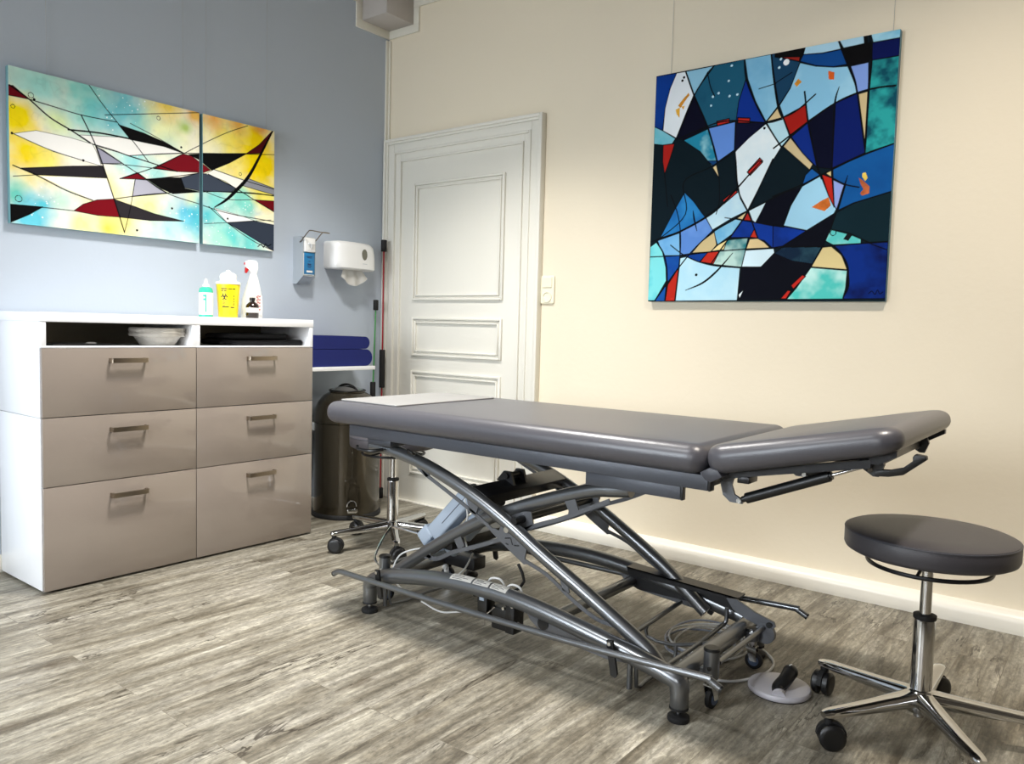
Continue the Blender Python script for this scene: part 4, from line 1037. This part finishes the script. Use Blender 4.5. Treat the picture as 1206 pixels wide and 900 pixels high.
# vinyl hinge fold between the cushions
for y0, y1 in ((-1.438, -1.30), (-.96, -.810)):
    bm = NB(); add_prism(bm, [(2.676, .676), (2.690, .660), (2.706, .655), (2.735, .672), (2.722, .688), (2.700, .690)], 'y', y0, y1, bev=.002)
    cp('hinge_fold', bm, M['vinyl_side'])
# side rails and sub frame
for y, s in ((-1.405, 1), (mirror_y(-1.405), -1)):
    bm = NB(); add_box(bm, 1.345, 2.690, y-.012, y+.012, .628, .667, .002); rl = cp('side_rail', bm, M['rail'])
    bm = NB(); add_box(bm, 2.690, 2.697, y-.012, y+.014, .627, .668, .002); cp('end_cap', bm, M['black'], rl)
    bm = NB(); add_box(bm, 2.325, 2.612, y-.002 if s > 0 else y-.014, y+.014 if s > 0 else y+.002, .592, .628, .002); lw = cp('lower_rail', bm, M['rail'])
    bm = NB(); add_box(bm, 2.612, 2.619, y-.002 if s > 0 else y-.014, y+.016 if s > 0 else y+.002, .591, .628, .002); cp('end_cap', bm, M['black'], lw)
bm = NB()
for x in (1.365, 1.70, 2.28, 2.665): add_box(bm, x-.018, x+.018, -1.393, mirror_y(-1.393), .632, .665, .002)
add_box(bm, 1.37, 2.66, -1.16, -1.10, .640, .6675, .002)
cp('sub_frame', bm, M['dark'])
bm = NB(); add_box(bm, 1.40, 1.52, -1.385, -1.30, .600, .631, .010); cp('junction_box', bm, M['rail'])
# head rest support
for y in (-1.385, mirror_y(-1.385)):
    bm = NB()
    add_prism(bm, [(2.712, .650), (2.735, .664), (3.060, .731), (3.060, .750), (2.712, .678)], 'y', y-.012, y+.012)
    add_box(bm, 2.755, 2.785, y-.008, y+.050, .655, .672, .002)
    add_prism(bm, [(3.055, .740), (3.075, .740), (3.112, .762), (3.112, .774), (3.055, .760)], 'y', y-.010, y+.010)
    cp('head_support_bar', bm, M['dark'])
bm = NB(); add_box(bm, 3.02, 3.06, -1.34, mirror_y(-1.34), .724, .746, .002); cp('head_cross_bar', bm, M['dark'])
for y in (-1.352, mirror_y(-1.352)):
    bm = NB()
    add_prism(bm, [(2.690, .668), (2.735, .672), (2.727, .640), (2.735, .617), (2.758, .606), (2.756, .596), (2.724, .597), (2.705, .612)], 'y', y-.004, y+.004)
    br_ = cp('hinge_bracket', bm, M['plate'])
    bm = NB(); disc_along(bm, (2.749, y-.010, .604), (2.749, y+.010, .604), .0065, 14); cp('bolt', bm, M['chrome'], br_)
    g0, g1 = Vector((2.752, y, .606)), Vector((3.040, y, .728)); dd = (g1-g0).normalized()
    bm = NB(); add_tube(bm, [g0+dd*.004, g0+dd*.02], .008, 12, 1); add_tube(bm, [g0+dd*.015, g0+dd*.228], .0135, 18, 1); add_tube(bm, [g0+dd*.228, g0+dd*.234], .010, 18, 1)
    gs = cp('gas_strut', bm, M['black'])
    bm = NB(); add_tube(bm, [g0+dd*.228, g1], .0042, 10, 1); cp('strut_rod', bm, M['chrome'], gs)
    bm = NB(); add_prism(bm, [(3.018, .754), (3.072, .760), (3.080, .735), (3.070, .708), (3.058, .708), (3.036, .722), (3.022, .728)], 'y', y-.009, y+.005); lt = cp('latch', bm, M['black'])
    for bx_, bz_ in ((3.034, .733), (3.052, .722), (3.056, .742)):
        bm = NB(); disc_along(bm, (bx_, y-.013, bz_), (bx_, y-.008, bz_), .0055, 12); cp('bolt', bm, M['chrome'], lt)
bm = NB(); yh = -1.352
add_prism(bm, [(3.062, .724), (3.092, .726), (3.118, .732), (3.140, .752), (3.136, .760), (3.141, .768), (3.163, .766), (3.165, .758), (3.150, .745), (3.120, .719), (3.090, .711), (3.062, .709)], 'y', yh-.010, yh+.010, bev=.002)
cp('release_handle', bm, M['black'])

TR_ = .0262
def arc3(pts, y): return [(x, y, z) for x, z in pts]
# base tubes
basep = [(1.418, .080), (1.420, .098), (1.436, .116), (1.47, .133), (1.522, .150), (1.684, .180), (1.85, .196), (2.0, .199), (2.16, .187), (2.38, .153), (2.515, .128), (2.600, .109), (2.615, .098), (2.618, .080)]
for y in (-1.375, mirror_y(-1.375)):
    bm = NB(); add_tube(bm, arc3(basep, y), TR_, 22, 5); bt_ = cp('base_tube', bm, M['steel'])
    # gusset plate under the tube; a black disc stands for its dark round hole
    near = y < OY
    bm = NB(); g = []
    for x in (2.10, 2.2, 2.3, 2.4, 2.47): g.append((x, .190-(x-2.10)*.165))
    g += [(2.47, .112), (2.40, .104), (2.20, .120), (2.16, .130), (2.13, .150)]
    add_prism(bm, g, 'y', y-.006, y+.006); gp = cp('gusset_plate', bm, M['plate'], bt_)
    bm = NB(); disc_along(bm, (2.178, y-.0085, .150), (2.178, y+.0085, .150), .019, 24); cp('dark_hole_disc', bm, M['black'], gp)
# paper stickers wrapped on the near base tube
def tube_z(x):
    for (x0, z0), (x1, z1) in zip(basep[:-1], basep[1:]):
        if x0 <= x <= x1: return z0+(z1-z0)*(x-x0)/(x1-x0)
for x0, x1 in ((1.815, 1.905), (1.912, 1.975), (1.982, 2.045)):
    bm = NB(); tb = bmesh.new(); ra = []
    for k in range(7):
        x = x0+(x1-x0)*k/6; ring = []
        for j in range(9):
            a = R(38+j*88/8); rr = TR_+.0012
            ring.append(tb.verts.new((x, -1.375-rr*math.cos(a)*1.0, tube_z(x)+.0015+rr*math.sin(a))))
        ra.append(ring)
    for q1, q2 in zip(ra[:-1], ra[1:]):
        for j in range(8): tb.faces.new((q1[j], q1[j+1], q2[j+1], q2[j]))
    _merge(bm, tb)
    bmesh.ops.solidify(bm, geom=bm.faces[:], thickness=.0004)
    stk = cp('sticker', bm, M['paper'])
    bm = NB()
    for a_, f0, f1 in ((48, .1, .55), (60, .1, .8), (72, .15, .6)):
        a = R(a_); rr = TR_+.0020; xa = x0+(x1-x0)*f0; xb = x0+(x1-x0)*f1
        add_tube(bm, [(xa, -1.375-rr*math.cos(a), tube_z(xa)+.0015+rr*math.sin(a)), (xb, -1.375-rr*math.cos(a), tube_z(xb)+.0015+rr*math.sin(a))], .0008, 5, 1)
    cp('print', bm, M['ink'], stk)
# feet: levelling foot with sleeve under each end of the base tubes
for x in (1.418, 2.618):
    for y in (-1.375, mirror_y(-1.375)):
        zt = .105
        bm = NB(); add_lathe(bm, [(.023, .036), (.0245, .038), (.0245, zt), (.018, zt+.012), (0, zt+.016)], c=(x, y, 0), seg=28); cp('foot_sleeve', bm, M['steel'])
        bm = NB(); add_lathe(bm, [(.0255, .032), (.0255, .0375), (0, .0375)], c=(x, y, 0), seg=28); add_lathe(bm, [(.028, 0), (.030, .004), (.029, .012), (.016, .018), (0, .018)], c=(x, y, 0), seg=28)
        ft = cp('levelling_foot', bm, M['rubber'])
        bm = NB(); add_lathe(bm, [(.007, .016), (.007, .033)], c=(x, y, 0), seg=12); cp('threaded_stud', bm, M['chrome'], ft)
# cross members of the base
bm = NB()
add_tube(bm, [(2.602, -1.372, .112), (2.602, mirror_y(-1.372), .112)], .0245, 20, 1); cp('base_cross_tube', bm, M['steel'])
bm = NB(); add_tube(bm, [(1.424, -1.372, .112), (1.424, mirror_y(-1.372), .112)], .0245, 20, 1); cp('base_cross_tube', bm, M['steel'])
bm = NB(); add_tube(bm, [(2.175, -1.365, .150), (2.175, mirror_y(-1.365), .150)], .019, 18, 1); cp('base_cross_tube', bm, M['steel'])
# caster posts
for x, y, top, turn in ((2.655, -1.262, .166, 82), (2.640, -.925, .118, 5), (1.372, -1.262, .166, 60), (1.372, -.925, .140, 20)):
    sx = 1 if x > 2 else -1
    bm = NB(); add_lathe(bm, [(.0205, .088), (.0215, .090), (.0215, top), (0, top)], c=(x, y, 0), seg=24); ps = cp('caster_post', bm, M['steel'])
    bm = NB(); add_lathe(bm, [(.0225, top-.0015), (.0225, top+.003), (.019, top+.006), (0, top+.006)], c=(x, y, 0), seg=24)
    cp('post_cap', bm, M['black'], ps)
    bm = NB(); add_box(bm, min(x, x-sx*.05), max(x, x-sx*.05), y-.012, y+.012, .096, .114, .002); cp('post_bracket', bm, M['steel'], ps)
    m2 = Matrix.Translation((x, y, 0)) @ Matrix.Rotation(R(turn), 4, 'Z')
    bm = NB(); disc_along(bm, (x+.004, y-.0235, .120), (x+.004, y-.018, .120), .006, 12); cp('bolt', bm, M['chrome'], ps)
    bm = NB(); add_lathe(bm, [(.014, .068), (.015, .070), (.015, .0885), (0, .0885)], seg=18, mtx=m2)
    add_box(bm, -.014, .016, -.0145, .0145, .066, .071, mtx=m2)
    for yy in (-.0145, .0120): add_prism(bm, [(-.014, .070), (.016, .070), (.020, .026), (.000, .026)], 'y', yy, yy+.0025, mtx=m2)
    cp('caster_fork', bm, M['chrome'], ps)
    bm = NB(); add_lathe(bm, [(0, -.009), (.020, -.009), (.0265, -.006), (.0265, .006), (.020, .009), (0, .009)], seg=26, mtx=m2 @ Matrix.Translation((.009, 0, .0268)) @ Matrix.Rotation(R(90), 4, 'X')); wh = cp('caster_wheel', bm, M['rubber'])
    bm = NB(); add_lathe(bm, [(0, -.0105), (.016, -.0105), (.016, .0105), (0, .0105)], seg=20, mtx=m2 @ Matrix.Translation((.009, 0, .0268)) @ Matrix.Rotation(R(90), 4, 'X')); cp('wheel_hub', bm, M['hub'], wh)
# connecting rod between right caster posts and lever plates
bm = NB(); add_tube(bm, [(2.668, -1.245, .128), (2.668, -.915, .128)], .0075, 10, 1); cp('linkage_rod', bm, M['steel'])
bm = NB(); add_tube(bm, [(1.358, -1.245, .128), (1.358, mirror_y(-1.245), .128)], .0075, 10, 1); cp('linkage_rod', bm, M['steel'])
bm = NB(); yl = -.905
add_prism(bm, [(2.546, .192), (2.579, .195), (2.640, .168), (2.699, .152), (2.704, .138), (2.690, .126), (2.660, .128), (2.615, .140), (2.570, .160)], 'y', yl-.004, yl+.004)
disc_along(bm, (2.672, yl-.006, .110), (2.672, yl+.010, .110), .031, 24)
lv = cp('lever_plate', bm, M['plate'])
bm = NB(); disc_along(bm, (2.686, yl-.010, .141), (2.686, yl-.004, .141), .009, 16); cp('bolt', bm, M['black'], lv)

# foot bars along both long sides
rodp = [(1.292, .124), (1.322, .137), (1.40, .1375), (1.739, .138), (2.090, .142), (2.387, .148), (2.70, .162), (2.722, .160), (2.752, .146)]
for y in (-1.432, mirror_y(-1.432)):
    bm = NB(); add_tube(bm, arc3(rodp, y), .0098, 14, 3); rb = cp('foot_bar', bm, M['steel'])
    bm = NB(); 
    for (xa, za), (xb, zb2) in ((rodp[0], (1.288, .122)), (rodp[-1], (2.756, .144))): add_tube(bm, [(xa, y, za), (xb, y, zb2)], .0102, 14, 1)
    cp('end_cap', bm, M['black'], rb)
    s = 1 if y < OY else -1
    for x in (1.50, 2.428):
        bm = NB(); add_prism(bm, [(x-.010, .176), (x+.008, .178), (x+.014, .150), (x+.026, .088), (x+.020, .078), (x+.006, .082), (x-.008, .150)], 'y', y+s*.012, y+s*.020); ap = cp('bar_arm', bm, M['black'])
        bm = NB(); disc_along(bm, (x, y+s*.008, .168), (x, y+s*.022, .168), .0055, 12); cp('bolt', bm, M['chrome'], ap)
# pedal stirrups: bent rods between the sides
bm = NB()
add_tube(bm, [(2.440, -1.322, .120), (2.440, -1.322, .012)], .0085, 10, 1)
add_tube(bm, [(2.450, -1.300, .110), (2.450, -1.300, .014), (2.450, -1.240, .010), (2.450, -1.12, .010), (2.450, -1.06, .014), (2.450, -1.052, .060)], .0060, 10, 2)
cp('pedal_stirrup', bm, M['steel'])
bm = NB()
add_tube(bm, [(1.440, -1.322, .120), (1.440, -1.322, .012)], .0075, 10, 1)
add_tube(bm, [(1.446, -1.300, .110), (1.446, -1.300, .014), (1.446, -1.12, .010), (1.446, -.90, .014), (1.446, -.87, .100)], .0050, 10, 2)
cp('pedal_stirrup', bm, M['steel'])
bm = NB()
add_tube(bm, [(2.37, -1.34, .105), (2.37, -.86, .125)], .0075, 10, 1)
add_tube(bm, [(2.350, -1.052, .102), (2.350, -1.052, .060), (2.440, -1.052, .056), (2.575, -1.052, .100)], .0060, 10, 2)
add_tube(bm, [(2.530, -1.28, .090), (2.530, -1.05, .088), (2.530, -.91, .095), (2.538, -.882, .108), (2.538, -.880, .150)], .0070, 10, 2)
cp('stirrup_frame', bm, M['steel'])
# guide channel on the far side and its twin
bm = NB(); add_prism(bm, [(2.165, .188), (2.548, .168), (2.550, .131), (2.52, .130), (2.20, .127), (2.165, .143)], 'y', -.848, -.840)
add_prism(bm, [(2.182, .215), (2.392, .2055), (2.580, .197), (2.574, .181), (2.392, .186), (2.190, .189)], 'y', -.898, -.893)
add_prism(bm, [(2.182, .215), (2.580, .197), (2.580, .192), (2.182, .210)], 'y', -.898, -.840)
cp('guide_channel', bm, M['dark'])

# scissor arms: A runs from upper left to lower right, B from lower left to upper right
Ap = [(1.376, .588), (1.44, .586), (1.507, .577), (1.600, .560), (1.710, .530), (1.861, .476), (2.003, .410), (2.136, .337), (2.291, .258), (2.449, .174), (2.505, .140), (2.535, .112)]
Bp = [(1.450, .125), (1.50, .164), (1.671, .279), (1.843, .381), (2.006, .455), (2.157, .512), (2.277, .550), (2.34, .560), (2.402, .568)]
AR = .0215
def bowplate(pts, y, th=.003, half=.006):
    """slim string of plate following pts"""
    bm = NB(); P = catmull([(x, 0, z) for x, z in pts], 4); up = []; dn = []
    for i, p in enumerate(P):
        d = (P[min(i+1, len(P)-1)]-P[max(i-1, 0)]).normalized(); nn = Vector((-d.z, 0, d.x))
        up.append((p.x+nn.x*half, p.z+nn.z*half)); dn.append((p.x-nn.x*half, p.z-nn.z*half))
    add_prism(bm, up+dn[::-1], 'y', y-th/2, y+th/2); return bm
for side in (1, -1):
    yA = -1.333 if side > 0 else mirror_y(-1.333); yB = -1.283 if side > 0 else mirror_y(-1.283)
    Aq = Ap if side > 0 else Ap[:-4]+[(2.291, .245), (2.365, .190), (2.462, .115)]
    bm = NB(); add_tube(bm, arc3(Aq, yA), AR, 20, 5); aa = cp('scissor_arm', bm, M['steel'])
    bm = NB(); add_tube(bm, arc3(Bp, yB), AR, 20, 5); bb = cp('scissor_arm', bm, M['steel'])
    # braced string plates with a broad pivot plate
    yo = yA-side*.012; yi = yB-side*.012
    bm = bowplate([(1.600, .553), (1.650, .522), (1.77, .470), (1.90, .410), (1.985, .360), (2.06, .318), (2.16, .286), (2.25, .234), (2.335, .196), (2.40, .190)], yo, .004, .0058)
    add_prism(bm, [(1.610, .557), (1.640, .548), (1.672, .520), (1.655, .512)], 'y', yo-.002, yo+.002)
    add_prism(bm, [(1.835, .476), (1.888, .452), (1.878, .420), (1.850, .432)], 'y', yo-.002, yo+.002)
    add_prism(bm, [(1.955, .392), (1.975, .385), (1.985, .418), (2.0, .420), (2.060, .385), (2.085, .352), (2.078, .318), (2.100, .304), (2.075, .300), (2.035, .322), (1.985, .352), (1.940, .380)], 'y', yo-.0022, yo+.0022)
    add_prism(bm, [(2.205, .296), (2.235, .282), (2.245, .248), (2.220, .252)], 'y', yo-.002, yo+.002)
    pa_ = cp('string_plate', bm, M['plate'], aa)
    bm = NB(); disc_along(bm, (2.008, yo-side*.009, .396), (2.008, yo, .396), .0095, 16); cp('bolt', bm, M['chrome'], pa_)
    bm = NB()                                                     # cut mark on the pivot plate
    for (xa, za), (xb, zb2) in (((2.000, .368), (2.022, .372)), ((2.022, .372), (2.030, .352)), ((2.038, .352), (2.054, .354)), ((2.004, .352), (2.014, .350))):
        add_tube(bm, [(xa, yo-side*.0024, za), (xb, yo-side*.0024, zb2)], .0020, 6, 1)
    cp('plate_mark', bm, M['black'], pa_)
    bm = bowplate([(1.600, .232), (1.660, .222), (1.74, .262), (1.83, .296), (1.93, .338), (2.00, .370), (2.08, .412), (2.18, .452), (2.27, .496), (2.34, .530)], yi, .004, .0068)
    add_prism(bm, [(1.585, .232), (1.630, .250), (1.640, .222), (1.610, .212)], 'y', yi-.002, yi+.002)
    add_prism(bm, [(1.735, .318), (1.765, .332), (1.790, .292), (1.762, .276)], 'y', yi-.002, yi+.002)
    add_prism(bm, [(1.95, .420), (2.02, .448), (2.06, .452), (2.07, .412), (2.02, .376), (1.96, .352), (1.94, .352)], 'y', yi-.002, yi+.002)
    add_prism(bm, [(2.18, .512), (2.22, .522), (2.235, .486), (2.205, .470)], 'y', yi-.002, yi+.002)
    cp('string_plate', bm, M['plate'], bb)
    # arm ends: upper left bearing, upper right roller, lower ends
    bm = NB(); disc_along(bm, (1.395, yA-.016, .592), (1.395, yA+.016, .592), .028, 20); add_box(bm, 1.372, 1.418, yA-.020, yA+.020, .592, .634, .003); cp('arm_bearing', bm, M['dark'])
    bm = NB(); add_box(bm, 2.35, 2.41, yB-.020, yB+.020, .580, .630, .003); cp('arm_bearing', bm, M['dark'])
# loop lever near the top left bearing
bm = NB(); add_tube(bm, [(1.352, -1.385, .588), (1.372, -1.395, .580), (1.430, -1.392, .580), (1.46, -1.36, .585)], .006, 8, 4); add_tube(bm, [(1.60, -1.38, .602), (1.625, -1.385, .596), (1.622, -1.37, .588), (1.58, -1.36, .590)], .004, 8, 4); cp('lever_loop', bm, M['black'])
# upper and lower torque beams between the arms, pivot shaft
bm = NB(); mtb = Matrix.Translation((1.868, 0, .476)) @ Matrix.Rotation(R(24), 4, 'Y'); add_box(bm, -.034, .034, -1.325, mirror_y(-1.325), -.019, .019, .003, mtx=mtb); tbm = cp('torque_beam', bm, M['dark'])
bm = NB(); add_prism(bm, [(1.81, .50), (1.84, .535), (1.87, .535), (1.885, .49)], 'y', -1.09, -1.08); add_prism(bm, [(1.81, .50), (1.84, .535), (1.87, .535), (1.885, .49)], 'y', -1.16, -1.15)
disc_along(bm, (1.855, -1.17, .520), (1.855, -1.07, .520), .010, 14); cp('beam_lug', bm, M['dark'], tbm)
bm = NB(); disc_along(bm, (2.03, -1.345, .425), (2.03, mirror_y(-1.345), .425), .012, 16); cp('pivot_shaft', bm, M['dark'])
bm = NB(); add_box(bm, 1.655, 1.715, -1.275, mirror_y(-1.275), .255, .290, .003); cp('lower_beam', bm, M['dark'])
# lift motor and control housing
m0, m1 = Vector((1.630, -1.185, .228)), Vector((1.872, -1.185, .478)); dm_ = (m1-m0).normalized()
bm = NB(); add_tube(bm, [m0, m0+dm_*.21], .031, 22, 1); mo = cp('lift_motor', bm, M['motor'])
bm = NB(); add_tube(bm, [m0+dm_*.205, m0+dm_*.30], .0305, 22, 1); add_tube(bm, [m0+dm_*.295, m1+dm_*.0], .018, 18, 1); cp('motor_sleeve', bm, M['steel'], mo)
an = math.atan2(dm_.z, dm_.x)
mh = Matrix.Translation((1.672, -1.215, .374)) @ Matrix.Rotation(-an, 4, 'Y')
bm = NB(); add_box(bm, -.125, .125, -.032, .032, -.035, .030, .009, 3, mtx=mh); add_box(bm, -.185, -.120, -.032, .032, -.012, .044, .010, 3, mtx=mh); ch = cp('control_housing', bm, M['motor'])
bm = NB(); add_box(bm, -.05, .10, -.0335, -.0315, -.006, -.004, mtx=mh); cp('housing_seam', bm, M['rail'], ch)
bm = NB(); add_box(bm, -.195, -.135, -.034, .030, -.068, -.018, .007, mtx=mh); sc_ = cp('socket_block', bm, M['motor'], ch)
bm = NB(); add_box(bm, -.185, -.150, -.0350, -.0338, -.058, -.048, mtx=mh); add_box(bm, -.178, -.160, -.0350, -.0338, -.042, -.032, mtx=mh); cp('print', bm, M['ink'], sc_)
# black electric boxes hanging below the near base tube
bm = NB(); add_box(bm, 1.895, 1.935, -1.350, -1.305, .090, .172, .004); eb = cp('junction_box', bm, M['black'])
bm = NB(); add_box(bm, 1.905, 1.925, -1.3520, -1.3495, .150, .162, .001); cp('sticker', bm, M['motor'], eb)
bm = NB(); add_box(bm, 1.955, 2.040, -1.350, -1.290, .072, .142, .004); add_box(bm, 2.012, 2.046, -1.352, -1.300, .070, .172, .003); eb = cp('junction_box', bm, M['black'])
for xx, zz in ((2.005, .146), (2.040, .160)):
    bm = NB(); disc_along(bm, (xx, -1.356, zz), (xx, -1.350, zz), .005, 10); cp('bolt', bm, M['chrome'], eb)
bm = NB(); add_tube(bm, [(1.930, -1.352, .075), (1.930, -1.354, .105), (1.968, -1.352, .140)], .0022, 6, 1); cp('wire', bm, M['chrome'], eb)
# caster brake wires
bm = NB(); add_tube(bm, [(1.50, -1.13, .230), (1.30, -1.13, .235), (1.262, -1.14, .225), (1.30, -1.245, .150), (1.350, -1.262, .120)], .0048, 8, 3); cp('brake_wire', bm, M['chrome'])
# cables attached to the couch
def cable(name, pts, r=.0032, m='cable', n=5, parent=None):
    bm = NB(); add_tube(bm, pts, r, 8, n); return cp(name, bm, M[m], parent)
cable('cable', [(1.540, -1.240, .225), (1.505, -1.262, .215), (1.462, -1.275, .190), (1.440, -1.285, .140), (1.452, -1.290, .100), (1.52, -1.270, .055), (1.62, -1.2, .03)])
cable('cable', [(1.742, -1.245, .438), (1.760, -1.250, .380), (1.745, -1.248, .320), (1.752, -1.24, .270)])
cable('cable', [(1.66, -1.10, .20), (1.70, -1.20, .165), (1.66, -1.26, .130), (1.60, -1.27, .110)])
cable('cable', [(1.935, -1.345, .213), (1.955, -1.352, .232), (1.985, -1.345, .232), (2.000, -1.335, .205)], .0036)
cable('cable', [(2.015, -1.352, .215), (2.035, -1.350, .228), (2.062, -1.345, .222), (2.070, -1.335, .190)], .0036)
cable('cable', [(1.60, -1.30, .06), (1.70, -1.31, .05), (1.80, -1.315, .075), (1.90, -1.33, .100)], .0030)
cable('cable', [(2.045, -1.33, .105), (2.10, -1.345, .095), (2.15, -1.345, .100)], .0030)
# far left caster brake loop
bm = NB(); add_tube(bm, [(1.74, -.93, .14), (1.77, -.93, .08), (1.72, -.95, .03), (1.60, -1.02, .012)], .006, 8, 2); cp('brake_lever', bm, M['dark'])
bm = NB(); add_box(bm, 1.44, 1.60, -1.02, -.95, .100, .150, .006); cp('hinge_block', bm, M['dark'])

# ------------------------------------------------------------------ coiled cable on the floor and foot switch
bm = NB(); rng = random.Random(3)
for loop in range(5):
    cx, cy = 2.470+rng.uniform(-.02, .02), -.862+rng.uniform(-.02, .02); a0 = rng.uniform(0, 6); rx_, ry_ = .115+rng.uniform(-.02, .02), .150+rng.uniform(-.03, .02)
    pts = [(cx+rx_*math.cos(a0+2*PI*k/20), cy+ry_*math.sin(a0+2*PI*k/20), .006+.0075*loop+.003*math.sin(k+loop)) for k in range(21)]
    add_tube(bm, pts, .0034, 8, 3, mi=1 if loop in (1, 3) else 0)
pts = [(2.40, -.99, .010), (2.50, -1.06, .005), (2.60, -1.085, .0045), (2.658, -1.04, .0045), (2.695, -.94, .0045), (2.68, -.84, .0045), (2.60, -.77, .010), (2.50, -.74, .015)]
add_tube(bm, pts, .0042, 8, 6)
tag(obj('power_cable', bm, [M['cable'], M['cable2']]), 'pale power cable lying coiled on the floor beneath the couch frame', 'cable')

t = thing('foot_switch', 'round light grey foot switch with black peg lever on the floor', 'foot switch', (2.763, -1.025, 0), R(0))
bm = NB(); add_lathe(bm, [(.083, 0), (.086, .003), (0, .003)], seg=56); obj('rubber_base', bm, M['rubber'], t)
bm = NB(); add_lathe(bm, [(.085, .003), (.087, .006), (.087, .013), (.084, .018), (.060, .023), (0, .026)], seg=56); bs = obj('base_disc', bm, M['lightgrey'], t)
dirv = Vector((.30, -.95, 0)).normalized(); sdv = Vector((dirv.y, -dirv.x, 0))
def fl(x, y, z): return (dirv*x+sdv*y+Vector((0, 0, z)))
top_p = Vector((.026, .010, .060))
bm = NB()
add_tube(bm, [fl(.062, 0, .024), fl(.048, .002, .031), fl(.060, 0, .024)*.5+top_p*.5+Vector((0, 0, .003)), top_p], .0165, 18, 4, r_end=.0205)
tb = bmesh.new(); bmesh.ops.create_uvsphere(tb, u_segments=18, v_segments=12, radius=.0212); bmesh.ops.translate(tb, vec=top_p, verts=tb.verts[:]); _merge(bm, tb)
obj('peg_lever', bm, M['black'], t)
bm = NB(); add_tube(bm, [fl(.052, 0, .021), fl(.077, 0, .017)], .0175, 22, 1); obj('hinge_housing', bm, M['lightgrey'], t)
bm = NB(); add_tube(bm, [top_p+Vector((-.002, -.006, .0200)), top_p+Vector((.002, .004, .0208))], .0020, 6, 1); obj('mark', bm, M['plastic_w'], t)
